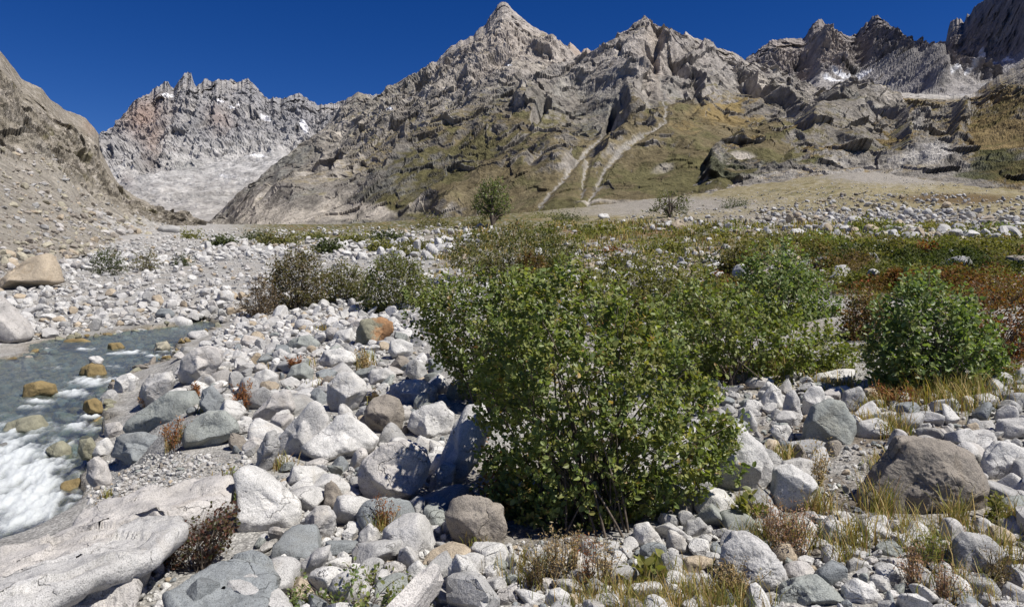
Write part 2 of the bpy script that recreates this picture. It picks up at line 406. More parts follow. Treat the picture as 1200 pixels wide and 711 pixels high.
def build_range(name, x0, x1, step, lines, rows, disp, color, mat, label, back=(1.12, 30), smooth=False, jagged=None, kind='structure'):
    px = np.arange(x0, x1 + .1, step); py_l = [f(px) for f, _ in lines]; Y_l = [g(px) for _, g in lines]
    kw = int(10 / step); ker = np.hanning(2 * kw + 1); ker /= ker.sum()
    soft = np.convolve(np.pad(py_l[-1], kw, mode='edge'), ker, 'valid'); crest = py_l[-1] - soft; py_l[-1] = soft
    if jagged: crest = crest + jag(px, *jagged)
    T, PYs, Ys = [], [], []
    for k, nr in enumerate(rows):
        for t in np.linspace(0, 1, nr, endpoint=(k == len(rows) - 1)):
            T.append(k + t); PYs.append(lerp(py_l[k], py_l[k + 1], t) + (crest * t ** 3.5 if k == len(rows) - 1 else 0)); Ys.append(np.exp(lerp(np.log(Y_l[k]), np.log(Y_l[k + 1]), t)))
    T = np.array(T)[:, None] * np.ones_like(px)[None]; PYs, Ys = np.array(PYs), np.array(Ys)
    PX = np.ones(len(T))[:, None] * px[None]
    V = wpos(PX, PYs, Ys)
    sh = T.shape
    d = disp(V.reshape(-1, 3), PX.ravel(), PYs.ravel(), Ys.ravel(), T.ravel(), len(rows)).reshape(sh + (3,))
    ray = -V / np.linalg.norm(V, axis=-1, keepdims=True)
    amt = np.linalg.norm(d, axis=-1, keepdims=True) * np.sign((d * ray).sum(-1, keepdims=True))
    w = sstep(len(rows) - .55, len(rows) - .02, T)[..., None]
    V = V + d * (1 - w) + ray * amt * w
    N = grid_normals(V)
    if N[..., 1].mean() > 0: N = -N
    cl, gr = color(V.reshape(-1, 3), N.reshape(-1, 3), PX.ravel(), PYs.ravel(), T.ravel())
    top = V[-1]                                            # the far side, falling away behind the ridge
    bk = [top * [back[0], back[0], 1] - [0, 0, 1] * (top[:, 2:] * .12), top * [back[0] * 1.3, back[0] * 1.3, 1] - [0, 0, 1] * (top[:, 2:] * .75)]
    V = np.concatenate([V, np.array(bk)], 0); cl = np.concatenate([cl, cl[-len(px):], cl[-len(px):]]); gr = np.concatenate([gr, gr[-len(px):], gr[-len(px):]])
    me = mk_mesh(name, V.reshape(-1, 3), grid_faces(V.shape[0], V.shape[1])[:, ::-1], cl, smooth, {'grass': gr})
    o = link(name, me, mat); tag(o, label, kind=kind); return o, V

def mixc(c, col_, w):
    w = np.clip(w, 0, 1)[:, None]; return c * (1 - w) + np.asarray(col_, f32) * w
VIEW = np.array([0, -.78, .62])
def saw(t): f = t - np.floor(t); return np.where(f < .12, f / .12, 1 - (f - .12) / .88)

# --- left slope: rock wall over a scree fan
def disp_left(p, px, py, Y, T, n):
    fade = sstep(0, .5, T) * lerp(1, .35, sstep(n - .5, n, T))
    rock = sstep(.85, 1.3, T)
    h = (ridged(p * [.014, .014, .02], 7, 41) - .5) * 17 * rock + (ridged(p * [.06, .06, .08], 6, 44, .6) - .5) * 6 * rock + facet(p * [1 / 14, 1 / 14, 1 / 9], 940) * 3 * rock + fbm(p * .05, 7, 42) * lerp(2.2, 10, rock) * np.clip(Y / 150, .25, 1.3)
    s = (p[:, 0] * .55 + p[:, 2] * 1.0 + p[:, 1] * .1) / 17 + 1.2 * fbm(p * .01, 3, 43)
    h = h + (saw(s) - .5) * 6 * rock
    return (h * fade)[:, None] * np.array([.55, -.5, .6])
def col_left(p, N, px, py, T):
    n = fbm(p * .03, 5, 51); m = fbm(p * .25, 5, 52); k = fbm(p * [.03, .03, .09], 5, 53)
    c = np.tile([.235, .21, .17], (len(px), 1)); c = mixc(c, [.31, .28, .24], sstep(-.05, .35, m + n)); c = mixc(c, [.36, .33, .29], sstep(.2, .5, m * 1.2 - n) * .7)
    st = fbm(np.stack([(px + 1.35 * -py * -1) * 0 + (py - .95 * px) / 9, (px + py) / 90, px * 0], -1), 5, 57); 
    gr = sstep(.03, .26, .7 * k + .9 * st + .2 * n + (N[:, 2] - .55) * .3 - .03 + .18 * blobs(px, py, [(70, 190, 70, 50, 1), (20, 120, 30, 40, -.6)])) * sstep(.95, 1.25, T + n * .3)
    c = mixc(c, [.125, .112, .052], gr * .8)
    scree = sstep(1.15, .9, T + .35 * n)
    c = mixc(c, np.array([.30, .275, .235]), scree)
    c = mixc(c, [.40, .385, .36], scree * sstep(.3, .8, blobs(px, py, [(150, 265, 60, 10, 1), (95, 240, 10, 30, .4)]) + m * .6))
    c = mixc(c, [.35, .27, .21], blobs(px, py, [(108, 148, 10, 10, .7)]))
    return c * (1 + .35 * m)[:, None], gr
L_A = [(P_('-420:420 -200:370 0:322 60:308 100:299 150:292 180:284 215:274 240:268'), P_('-420:14 -200:24 0:33 60:44 100:56 150:90 180:140 215:260 240:380')),
       (P_('-420:10 -200:90 0:178 40:193 80:215 110:236 150:256 190:264 225:266 240:267'), P_('-420:80 -200:100 0:130 80:165 150:240 190:300 225:380 240:400')),
       (P_('-420:-330 -300:-190 -200:-110 -100:-10 0:61 10:72 25:92 38:100 48:104 60:118 75:129 88:134 100:139 108:148 115:157 117:176 125:192 137:214 155:229 175:239 200:251 228:262 240:266'),
        P_('-420:220 -200:260 0:360 60:450 110:620 116:640 140:560 200:500 240:460'))]
_, V_LEFT = build_range('hillside', -420, 240, 1.0, L_A, [150, 230], disp_left, col_left, mountain_material('left_slope_rock', .5), 'steep brown left slope of rock bands above a scree fan', jagged=(1.6, 17, 4))

# --- far cirque
def disp_far(p, px, py, Y, T, n):
    fade = sstep(0, .6, T) * lerp(1, .9, sstep(n - .6, n, T)); rock = sstep(1.1, 1.8, T + .5 * blobs(px, py, [(180, 190, 25, 25, 1), (150, 215, 14, 14, 1)]))
    h = (ridged(p * [.007, .005, .0032], 7, 61) - .5) * 52 * rock + facet(p * [1 / 50, 1 / 80, 1 / 110], 970) * 17 * rock + (ridged(p * [.024, .02, .011], 6, 64, .6) - .5) * 30 * rock + fbm(p * .012, 6, 62) * lerp(24, 16, rock)
    s = (p[:, 0] + p[:, 2] * .2) / 62 + 1.2 * fbm(p * .004, 3, 63)
    return ((h + (saw(s) - .5) * 16 * rock) * fade)[:, None] * VIEW
def col_far(p, N, px, py, T):
    n = fbm(p * .006, 5, 71); m = fbm(p * .05, 5, 72)
    c = np.tile([.285, .28, .285], (len(px), 1)); c = mixc(c, [.355, .338, .325], sstep(-.1, .4, n + .5 * m))
    c = mixc(c, [.33, .235, .19], blobs(px, py, [(170, 140, 26, 26, .8), (183, 170, 14, 28, .8), (258, 145, 14, 14, .45), (140, 146, 14, 8, .5)]))
    pale = np.maximum(sstep(1.95, 1.35, T + .5 * n), blobs(px, py, [(200, 172, 20, 16, .8), (235, 178, 40, 18, .5), (330, 165, 60, 10, .5), (150, 172, 14, 10, .7)]) * sstep(-.4, .2, m + .2))
    c = mixc(c, [.42, .408, .395], pale)
    c = mixc(c, [.35, .33, .31], sstep(1.0, .5, T + .5 * m) * .7); c = c * (1 + (.5 * fbm(np.stack([px / 18 + py / 9, py / 5, px * 0], -1), 6, 73) * sstep(2.0, 1.4, T)))[:, None]; c = mixc(c, [.22, .21, .205], sstep(.12, .4, fbm(np.stack([px / 16, py / 5, px * 0 + 4], -1), 5, 74)) * .6 * sstep(.3, .8, T) * sstep(2.0, 1.5, T))
    c = mixc(c, [.30, .295, .28], blobs(px, py, [(215, 195, 20, 8, .8), (245, 232, 40, 5, .5)]))
    c = mixc(c, [.20, .18, .175], blobs(px, py, [(178, 192, 16, 10, .8), (150, 213, 9, 10, .8)]))
    sn = sstep(.45, .6, blobs(px + m * 6, py + m * 3, [(196, 113, 9, 3.2, 1.2), (257, 123, 9, 1.6, 1), (275, 129, 9, 1.6, 1), (310, 138, 7, 2.5, 1.1), (357, 152, 5, 3, 1.1), (300, 186, 22, 1.6, .7), (262, 206, 14, 1.6, .55)]))
    c = mixc(c, [.8, .8, .82], sn)
    return c * (1 + .4 * m)[:, None], sn * 0
far_ridge = P_('60:170 100:160 118:157 126:153 133:149 140:140 148:130 155:121 163:116 175:111 180:104 187:102 192:97 197:94 200:103 204:104 209:97 214:90 220:83.5 224:86 227:96 230:102 236:97 240:93 248:97 255:94 262:95 270:93 276:95 280:98 290:92 294:97 300:102 305:108 312:116 323:115 335:116 343:113 350:109 356:114 362:118 375:124 385:123 394:122 402:119 408:116 430:112 460:110')
L_B = [(P_('60:268 460:268'), P_('60:900 460:900')), (P_('60:225 110:218 140:216 175:206 240:205 280:200 330:192 400:190 460:190'), P_('60:1500 460:1500')),
       (P_('60:180 110:168 140:168 170:176 200:168 240:160 300:160 350:160 460:160'), P_('60:1900 460:1900')),
       (far_ridge, lambda px: 2350 + 160 * (ridged(np.stack([px / 22, px * 0, px * 0], -1), 4, 66) - .5))]
build_range('mountain', 60, 460, .8, L_B, [70, 60, 130], disp_far, col_far, mountain_material('far_cirque_rock', 2.2), 'jagged grey cirque wall with snow patches at the valley head', jagged=(2.2, 8, 5))

# --- the big central massif
GULLY = [[(768, 92), (774, 100), (777, 115), (781, 128), (780, 142), (768, 154), (750, 166), (733, 177), (720, 188), (708, 200), (702, 214), (692, 232), (688, 244)],
         [(712, 148), (700, 165), (684, 182), (670, 200), (650, 222), (628, 248)], [(640, 170), (622, 195)], [(872, 160), (860, 172)], [(690, 190), (680, 232)]]
CHUTE = [[(722, 120), (716, 138), (711, 152)], [(640, 118), (628, 140)]]
def disp_c(p, px, py, Y, T, n):
    fade = sstep(0, .35, T) * lerp(1, .6, sstep(n - .45, n, T))
    gd = np.minimum.reduce([polyline_dist(px, py, g) for g in GULLY]); calm = sstep(-1, 13, gd) * (1 - .75 * np.clip(blobs(px, py, [(840, 160, 55, 45, 1), (800, 200, 60, 25, 1), (730, 232, 90, 15, 1), (640, 240, 60, 16, .8), (800, 120, 22, 14, .7), (560, 230, 30, 22, .6), (480, 250, 40, 12, .6), (620, 80, 40, 9, .9), (345, 250, 60, 18, 1), (420, 250, 70, 12, 1), (500, 238, 40, 10, .7)]), 0, 1))
    sc = np.clip(Y / 700, .5, 2.2)
    pw = p + 25 * np.stack([fbm(p * .008, 3, 84), fbm(p * .008, 3, 85), fbm(p * .008, 3, 86)], -1)
    sk = np.array([[1, 0, -.45], [0, 1, 0], [.45, 0, 1]])
    h = (ridged(pw * [.0075, .0075, .0055], 6, 81, .5) - .5) * 40 + facet(pw @ sk * [1 / 46, 1 / 60, 1 / 34], 880) * (8.5 - 5 * sstep(1.6, 2.3, T)) + facet((pw + 4 * np.stack([fbm(p * .05, 3, 184), fbm(p * .05, 3, 185), fbm(p * .05, 3, 186)], -1)) @ sk * [1 / 15, 1 / 18, 1 / 11], 890) * 4.2 + (ridged(p * [.05, .05, .04], 5, 80, .6) - .5) * 4.5
    s = (p[:, 0] * .62 - p[:, 2] * .95 + p[:, 1] * .12) / 66 + 1.3 * fbm(p * .006, 4, 83)
    s2 = (p[:, 0] * .62 - p[:, 2] * .95) / 21 + 1.2 * fbm(p * .015, 4, 87)
    h = h + (saw(s) - .5) * 34 * sstep(-.3, .2, fbm(p * .007, 3, 88) + .2) + (saw(s2) - .5) * 8 * sstep(-.2, .2, fbm(p * .012, 3, 89))
    h = h * lerp(.22, 1, calm) * sc * .8
    h = h - 1.5 * sstep(5, 0, gd) * sstep(0, .5, T) - sc * 22 * sstep(8, 0, np.minimum.reduce([polyline_dist(px, py, g) for g in CHUTE]))
    wob = 9 * fbm(p * .02, 4, 77)
    # the main dark, left-facing buttress sides
    for bx, by, rx, ry, a in [(775, 72, 14, 16, 60), (735, 118, 16, 26, 42), (612, 118, 26, 16, 46), (640, 165, 22, 14, 30), (545, 195, 26, 20, 30), (440, 205, 30, 20, 34), (330, 205, 22, 26, 30), (495, 145, 24, 20, 36), (560, 30, 18, 26, 40), (850, 185, 20, 16, 26), (400, 190, 20, 16, 20), (520, 62, 18, 14, 40), (610, 60, 26, 12, 20)]:
        u = (px + wob - bx) / rx; w = np.exp(-((py - by) / ry) ** 2 * 1.3)
        h = h + (.42 if bx in (775, 735, 612) else .16) * a * sc * w * np.where(u < 0, sstep(-.5, 0, u), np.exp(-u * u * .7))
    return (h * fade * lerp(.55, 1, sstep(350, 470, px)))[:, None] * VIEW
def col_c(p, N, px, py, T):
    n = fbm(p * .01, 5, 91); m = fbm(p * .06, 5, 92); f = fbm(p * .22, 4, 93)
    c = np.tile([.228, .205, .176], (len(px), 1)); c = mixc(c, [.335, .303, .265], sstep(-.1, .35, n * .7 + m + .3 * f)); c = mixc(c, [.15, .148, .13], sstep(.05, .35, -n + .5 * m) * .7)
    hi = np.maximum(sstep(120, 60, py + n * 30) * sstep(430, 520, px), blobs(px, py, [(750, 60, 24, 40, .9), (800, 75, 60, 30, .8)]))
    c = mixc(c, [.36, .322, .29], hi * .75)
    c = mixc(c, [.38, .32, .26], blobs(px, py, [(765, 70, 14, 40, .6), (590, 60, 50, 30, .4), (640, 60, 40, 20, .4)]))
    g = blobs(px, py, [(845, 165, 60, 40, .62), (800, 205, 70, 26, .7), (700, 238, 90, 14, .6), (640, 235, 70, 22, .6), (560, 175, 60, 26, .3), (520, 215, 50, 25, .42), (600, 140, 50, 26, .22), (745, 150, 18, 40, .4), (800, 130, 40, 18, .45), (670, 130, 60, 30, .16), (470, 240, 60, 12, .35), (430, 170, 40, 20, .1), (340, 210, 60, 40, -.2), (590, 222, 40, 20, .45)])
    gr = sstep(.12, .42, g + .20 * sstep(110, 170, py) * sstep(390, 470, px) + .34 * n + .3 * m + .2 * f + (N[:, 2] - .6) * .55)
    c = mixc(c, [.135, .105, .048], gr * .85); c = mixc(c, [.085, .08, .035], gr * sstep(-.05, .3, m - n + .1) * .75)
    c = mixc(c, [.23, .165, .07], gr * sstep(.1, .5, blobs(px, py, [(860, 130, 40, 14, .8), (800, 150, 30, 14, .3)]) + f * .4) * .7)
    sc = np.maximum(blobs(px, py, [(622, 80, 46, 7, 1), (585, 88, 28, 6, .9), (520, 112, 40, 7, .6), (462, 138, 30, 7, .75), (420, 154, 34, 7, .8), (392, 162, 30, 6, .6), (335, 254, 60, 16, 1), (420, 250, 60, 11, .95), (390, 238, 20, 14, .6), (490, 240, 30, 10, .6), (300, 250, 30, 16, .9), (880, 110, 40, 12, .7), (850, 100, 30, 10, .5), (470, 246, 40, 8, .5), (380, 244, 34, 14, .6), (730, 240, 80, 5, .7), (860, 198, 26, 9, .95), (780, 195, 30, 8, .5)]), 0)
    c = mixc(c, [.36, .32, .27], sstep(.35, .65, sc + .3 * m))
    gd = np.minimum.reduce([polyline_dist(px + 7 * m + 8 * n + 4 * f, py + 3 * f, k) / (w * np.clip(.55 + (py - 90) / 420 + .6 * n, .3, 1.2)) for k, w in zip(GULLY, [2.1, 1.9, 1.2, 1.6, 1.2])])
    c = mixc(c, [.325, .30, .265], sstep(1.4, .2, gd + 1.3 * f + .5 * m) * .9); gr = gr * sstep(.5, 1.1, gd)
    sn = sstep(.5, .6, blobs(px + m * 3, py + m * 1.5, [(590, 79, 14, 1.5, 1), (458, 141, 6, 1.6, .9)]))
    c = mixc(c, [.75, .75, .77], sn)
    return np.array([1.08, 1.10, 1.13]) * c * (1 + .55 * m + .3 * f)[:, None], gr
yb = P_('240:520 300:440 400:430 520:360 650:310 800:310 1010:340 1060:340')
_mul = lambda k: (lambda px: yb(px) * np.asarray(k(px)))
c_ridge = P_('240:266 265:242 285:222 300:213 320:198 345:181 372:160 394:133 402:122 408:115 415:112 420:108 430:112 437:117 450:107 462:100 468:97 475:92 482:88 490:86 496:82 505:74 512:72 518:66 523:59 530:54 540:48 548:45 555:42 557:38 564:32 570:28 574:20 578:15 583:7 588:2 592:3 596:7 600:12 607:18 614:24 622:31 630:35 640:39 645:44 650:49 660:56 668:64 676:71 682:72 690:66 696:61 703:58 712:55 720:51 728:46 735:41 742:37 748:32 752:25 755:22.5 760:26 764:30 770:33 780:38 790:41 797:44 800:44 803:38 806:39 812:45 818:46 825:49 829:45 834:50 840:56 850:60 857:62 864:64 869:68 873:72 885:79 900:85 930:95 960:106 1010:112 1060:120')
L_C = [(P_('240:292 300:294 400:290 520:284 600:278 700:272 760:266 800:258 850:246 900:234 960:224 1010:220 1060:218'), _mul(lambda px: 1.0)),
       (P_('240:270 270:262 300:240 345:214 400:205 480:192 560:178 620:168 700:166 760:155 820:152 880:146 960:134 1010:126 1060:128'), _mul(lambda px: 1.45)),
       (P_('240:267 270:243 285:225 300:216 320:201 345:185 372:168 400:158 440:138 480:122 520:106 560:91 600:89 640:86 680:82 700:72 715:63 735:49 752:38 775:58 800:62 850:82 900:98 960:110 1010:116 1060:123'), _mul(P_('240:1.6 345:1.8 400:1.9 520:2.1 690:2.1 750:2.1 1060:2.1'))),
       (c_ridge, _mul(P_('240:1.65 345:1.95 400:2.9 520:3.3 660:3.3 685:3.1 700:2.35 750:2.3 1060:2.6')))]
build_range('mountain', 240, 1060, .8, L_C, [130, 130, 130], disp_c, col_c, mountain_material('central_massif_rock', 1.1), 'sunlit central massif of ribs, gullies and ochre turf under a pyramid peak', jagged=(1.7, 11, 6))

# --- small pale fin behind the saddle of the massif
def col_fin(p, N, px, py, T):
    m = fbm(p * .03, 5, 95); c = np.tile([.36, .30, .255], (len(px), 1)) * (1 + .4 * m)[:, None]; return c, m * 0
L_F = [(P_('640:110 730:110'), P_('640:1150 730:1150')), (lambda px: P_('640:95 660:60 664:56 668:49.5 672:53 676:57 681:62 684:58 688:56.5 692:60 700:64 730:100')(px) + jag(px, .6, 6, 8), P_('640:1380 730:1380'))]
build_range('mountain', 640, 730, .7, L_F, [70], lambda p, px, py, Y, T, n: ((ridged(p * [.02, .012, .006], 6, 96) - .4) * 30 * lerp(1, .3, sstep(.6, 1, T)))[:, None] * VIEW, col_fin, mountain_material('fin_rock', 1.4), 'small pale rock fin in the saddle between the two peaks')

# --- right-hand peaks above the glacier
def disp_d(p, px, py, Y, T, n):
    fade = sstep(0, .5, T) * lerp(1, .85, sstep(n - .55, n, T)); rock = lerp(.25, 1, sstep(.75, 1.15, T))
    h = (ridged(p * [.0062, .004, .0034], 8, 101, .56) - .5) * 70 * rock + facet(p * [1 / 60, 1 / 80, 1 / 95], 960) * 15 * rock + (ridged(p * [.022, .018, .011], 7, 102, .6) - .5) * 34 * rock + fbm(p * .012, 7, 103) * 26
    h = h + 60 * np.exp(-((px - 1046) / 26) ** 2 - ((py - 98) / 12) ** 2) + 40 * np.exp(-((px - 1085) / 18) ** 2 - ((py - 100) / 9) ** 2)
    s = (p[:, 0] * .8 + p[:, 2] * .45) / 85 + 1.1 * fbm(p * .004, 3, 104)
    h = h + (saw(s) - .5) * 18 * rock
    for bx, by, rx, ry, a in [(955, 60, 26, 45, 120), (1012, 60, 34, 40, 110), (900, 75, 24, 30, 50), (1070, 85, 22, 22, 70)]:
        u = (px - bx) / rx; w = np.exp(-((py - by) / ry) ** 2)
        h = h + .4 * a * w * np.where(u < 0, sstep(-.5, 0, u), np.exp(-u * u * .8))
    return (h * fade)[:, None] * VIEW
def col_d(p, N, px, py, T):
    n = fbm(p * .005, 5, 111); m = fbm(p * .03, 5, 112)
    c = np.tile([.225, .205, .20], (len(px), 1)); c = mixc(c, [.30, .27, .25], sstep(-.1, .35, n + .5 * m))
    c = mixc(c, [.37, .32, .28], blobs(px, py, [(960, 70, 28, 40, .6), (915, 70, 20, 30, .45)])); c = mixc(c, [.16, .155, .165], blobs(px, py, [(1040, 60, 40, 40, .6)]))
    gl = sstep(1.15, .95, T + .15 * m)
    c = mixc(c, [.33, .315, .305], gl * .85 * sstep(-.5, .1, m + .1)); c = mixc(c, [.2, .19, .185], blobs(px, py, [(1046, 98, 26, 12, 1.2), (1085, 100, 18, 9, 1)]) + .3 * m * gl)
    sn = sstep(.45, .6, blobs(px + 5 * m, py + 3 * m, [(992, 97, 32, 3.5, .95), (975, 104, 26, 2.5, .75), (1120, 92, 40, 3, .6), (1150, 76, 40, 3, .6), (1120, 74, 16, 2.4, .8)]))
    c = mixc(c, [.72, .73, .76], sn * .9)
    return c * (1 + .35 * m)[:, None], m * 0
d_ridge = P_('830:92 850:86 866:76 873:71 880:65 888:60 895:55 900:51 905:48 912:48 918:46.5 925:46 932:46 940:46.5 945:42 948:36 953:29 957:25 963:24 966:28 971:32 978:36 985:38 990:42 995:45 1003:41 1006:38 1010:32 1016:27 1022:21 1028:18.5 1034:24 1040:28 1046:34 1055:37 1062:45 1068:49 1072:50 1078:54 1082:55 1085:50 1088:51 1092:62 1096:67 1102:71 1110:76 1130:88 1180:100 1320:110')
L_D = [(P_('830:128 1000:128 1200:128 1320:128'), P_('830:1000 1000:1000 1110:800 1320:800')), (P_('830:104 880:104 920:108 960:100 1000:93 1040:92 1100:84 1130:92 1180:104 1320:116'), P_('830:1450 985:1450 1003:1560 1030:1420 1060:1280 1110:1080 1320:1080')),
       (d_ridge, P_('830:1850 960:1880 1003:2080 1022:1980 1060:1640 1100:1300 1320:1250'))]
build_range('mountain', 830, 1320, .8, L_D, [60, 170], disp_d, col_d, mountain_material('glacier_peak_rock', 2.0), 'twin grey spires above a small glacier', jagged=(2.2, 7, 9))
def disp_e(p, px, py, Y, T, n):
    fade = sstep(0, .4, T) * lerp(1, .6, sstep(n - .4, n, T)); rock = lerp(.2, 1, sstep(.9, 1.15, T))
    h = ((ridged(p * [.008, .006, .003], 8, 121, .56) - .5) * 60 + (ridged(p * [.03, .02, .012], 6, 122, .6) - .5) * 24) * rock + fbm(p * .01, 5, 123) * 8
    return (h * fade)[:, None] * np.array([-.35, -.8, .4])
def col_e(p, N, px, py, T):
    n = fbm(p * .006, 5, 125); m = fbm(p * .03, 5, 126)
    c = np.tile([.21, .195, .195], (len(px), 1)); c = mixc(c, [.29, .265, .25], sstep(-.1, .4, n + .4 * m))
    c = mixc(c, [.33, .32, .32], sstep(1.1, .95, T + .2 * m) * .9)
    sn = sstep(.5, .62, blobs(px + 5 * m, py + 3 * m, [(1125, 75, 22, 2.6, 1), (1150, 66, 14, 8, .7), (1175, 72, 22, 3, .8), (1150, 84, 40, 7, .58)]))
    return mixc(c, [.7, .71, .74], sn) * (1 + .35 * m)[:, None], m * 0
e_ridge = P_('1098:84 1102:72 1104:62 1108:50 1111:36 1114:27 1118:25 1121:22.5 1125:22 1128:27 1131:24 1133:17 1136:18 1140:11 1144:7 1150:4 1156:-2 1162:-8 1180:-20 1210:-44 1300:-70 1420:-60')
L_E = [(P_('1098:112 1420:118'), P_('1098:900 1420:700')), (P_('1098:86 1104:76 1130:76 1170:72 1200:60 1300:60 1420:60'), P_('1098:1700 1200:1150 1300:850 1420:760')),
       (e_ridge, P_('1098:2350 1160:1800 1220:1350 1300:1050 1420:900'))]
build_range('mountain', 1098, 1420, .8, L_E, [40, 170], disp_e, col_e, mountain_material('shaded_wall_rock', 2.0), 'dark shaded rock wall rising out of the top right corner', jagged=(2.4, 7, 12))

# --- right-hand bench: glaciated knolls, ledges and straw-coloured turf
def disp_g(p, px, py, Y, T, n):
    fade = sstep(0, .5, T) * lerp(1, .45, sstep(n - .3, n, T))
    calm = 1 - .7 * np.clip(blobs(px, py, [(960, 165, 60, 6, 1), (1150, 170, 40, 12, .6), (1000, 120, 60, 6, .7)]), 0, 1)
    h = facet((p + 6 * np.stack([fbm(p * .03, 3, 134), fbm(p * .03, 3, 135), fbm(p * .03, 3, 136)], -1)) * [1 / 34, 1 / 40, 1 / 17], 930) * 5 + (ridged(p * [.016, .016, .022], 6, 131, .5) - .5) * 15 + (ridged(p * [.06, .06, .07], 6, 132, .6) - .5) * 7
    s = (p[:, 2] * 1.0 + p[:, 0] * .08) / 19 + 1.1 * fbm(p * .012, 3, 133)
    h = h + (saw(-s) - .5) * 6
    for bx, by, rx, ry, a in [(1115, 150, 14, 22, 30), (1085, 190, 30, 9, 12), (830, 195, 14, 16, 16), (1060, 165, 18, 12, 16), (990, 135, 16, 7, 14), (1160, 90, 26, 22, 30)]:
        u = (px - bx) / rx; h = h + .5 * a * np.exp(-((py - by) / ry) ** 2) * np.where(u < 0, sstep(-.4, 0, u), np.exp(-u * u))
    return (h * calm * fade * np.clip(Y / 500, .6, 1.6))[:, None] * VIEW
def col_g(p, N, px, py, T):
    n = fbm(p * .014, 5, 141); m = fbm(p * .08, 5, 142); f = fbm(p * .3, 4, 143)
    c = np.tile([.215, .195, .17], (len(px), 1)); c = mixc(c, [.31, .285, .255], sstep(-.15, .3, n + m))
    g = blobs(px, py, [(960, 163, 110, 13, .8), (1000, 122, 80, 9, .7), (1170, 155, 60, 26, .7), (1060, 128, 40, 10, .5), (1180, 120, 40, 16, .6), (880, 165, 50, 18, .6), (1190, 200, 40, 16, .6), (920, 140, 40, 8, .4), (1020, 175, 50, 8, .4), (900, 185, 60, 10, .4)])
    gr = sstep(.1, .36, g + .3 * n + .3 * m + .2 * f + (N[:, 2] - .65) * .5)
    c = mixc(c, [.19, .135, .055], gr * .9); c = mixc(c, [.10, .085, .033], gr * sstep(-.05, .3, m - n) * .8)
    dk = sstep(.3, .6, blobs(px, py, [(850, 200, 44, 12, .9), (880, 185, 40, 12, .7), (920, 192, 60, 8, .6), (1170, 190, 40, 20, .75), (1150, 205, 40, 12, .7)]) + .4 * m)
    c = mixc(c, [.06, .065, .028], dk * .8)
    sc = blobs(px, py, [(960, 118, 90, 8, .5), (1100, 112, 80, 6, .8), (1085, 185, 34, 14, 1), (1070, 150, 20, 30, .6), (1060, 110, 60, 6, .5), (905, 122, 40, 8, .6)])
    c = mixc(c, [.37, .345, .315], sstep(.35, .7, sc + .3 * m) * (1 - dk))
    return np.array([1.06, 1.08, 1.10]) * c * (1 + .55 * m + .3 * f)[:, None], gr
L_G = [(P_('790:265 840:250 880:240 960:230 1010:226 1060:224 1100:228 1150:240 1200:254 1300:266 1440:280'), P_('790:300 1010:300 1200:230 1440:190')),
       (P_('790:238 820:205 840:180 880:160 960:150 1060:152 1100:158 1150:160 1200:165 1300:160 1440:150'), P_('790:330 880:430 1060:470 1200:380 1440:320')),
       (lambda px: P_('790:236 820:195 840:165 870:140 900:126 940:121 1000:113 1060:109 1100:112 1130:113 1143:110 1152:101 1165:92 1180:84 1200:72 1260:44 1340:10 1440:-20')(px) + jag(px, 1.2, 13, 14), P_('790:345 880:650 1060:760 1150:700 1200:640 1440:560'))]
build_range('hillside', 790, 1440, 1.0, L_G, [130, 150], disp_g, col_g, mountain_material('bench_rock', .8), 'right-hand rocky bench with straw-coloured turf below the glacier')

# ------------------------------------------------------------ water
wpx = np.arange(-430, 300, 1.6); wyy = np.exp(np.linspace(math.log(3.3), math.log(21.5), 620))
PXg = PX; PX, YY = np.meshgrid(wpx, wyy); px_, y_ = PX.ravel(), YY.ravel(); x_ = (px_ - 600) / F * y_
pyw = HR - (water_z(y_) - CZ) * F / y_
q = np.stack([x_, y_, x_ * 0], -1)
FOAM = [(47, 471, 28, 4, .9), (25, 521, 42, 5, .9), (108, 489, 20, 4, .9), (104, 448, 24, 4, .9), (68, 549, 24, 4, .8), (90, 583, 24, 4, .9), (0, 546, 22, 5, .8), (186, 418, 18, 2.5, .8), (134, 415, 16, 2, .75), (10, 560, 90, 70, 1.0), (50, 500, 60, 8, .6), (130, 430, 30, 3, .55), (60, 455, 20, 3, .5), (30, 580, 62, 52, 1.15), (60, 535, 40, 20, .8), (95, 500, 34, 9, .75), (75, 520, 30, 10, .7), (108, 448, 34, 8, .95), (80, 462, 40, 7, .8), (35, 478, 34, 5, .6), (148, 414, 26, 3, .9), (100, 410, 22, 3, .7), (190, 412, 16, 2.5, .6), (60, 432, 30, 2.5, .5), (20, 445, 24, 3, .45), (130, 470, 10, 8, .5), (-20, 600, 60, 40, .9)]
fo = blobs(px_, pyw, FOAM)
flow = np.stack([x_ * 2.2 + y_ * .5, y_ * .95 - x_ * .2, x_ * 0], -1)
turb = fbm(flow * 2.4, 5, 151); rip = fbm(flow * 5.5, 4, 152)
foam = np.clip(sstep(.26, 1.05, fo + .7 * turb + .35 * rip), 0, 1)
zw = water_z(y_) + .014 * rip + .03 * turb + fo * (.05 * turb + .04 * rip + .03)
STEPS = [(148, 413, 40, .05), (105, 450, 40, .08), (70, 505, 50, .08)]
sd_ = stream_sd(x_, y_)
keep = (sd_ < .35).reshape(PX.shape)
fa = grid_faces(*PX.shape); kf = keep.ravel()[fa].all(1); fa = fa[kf]
used = np.unique(fa); remap = np.full(len(x_), -1); remap[used] = np.arange(len(used))
t = NT('stream_water'); p = t.pos()
fo_a = t.attr('foam', 'Fac')
wn = t.math('ADD', t.noise(t.vmul(p, (1.6, 1.0, 1)), 14, 5, .6, .8), t.math('MULTIPLY', t.noise(p, 55, 3, .6), .3))
nb = t.bump(wn, .5, .06)
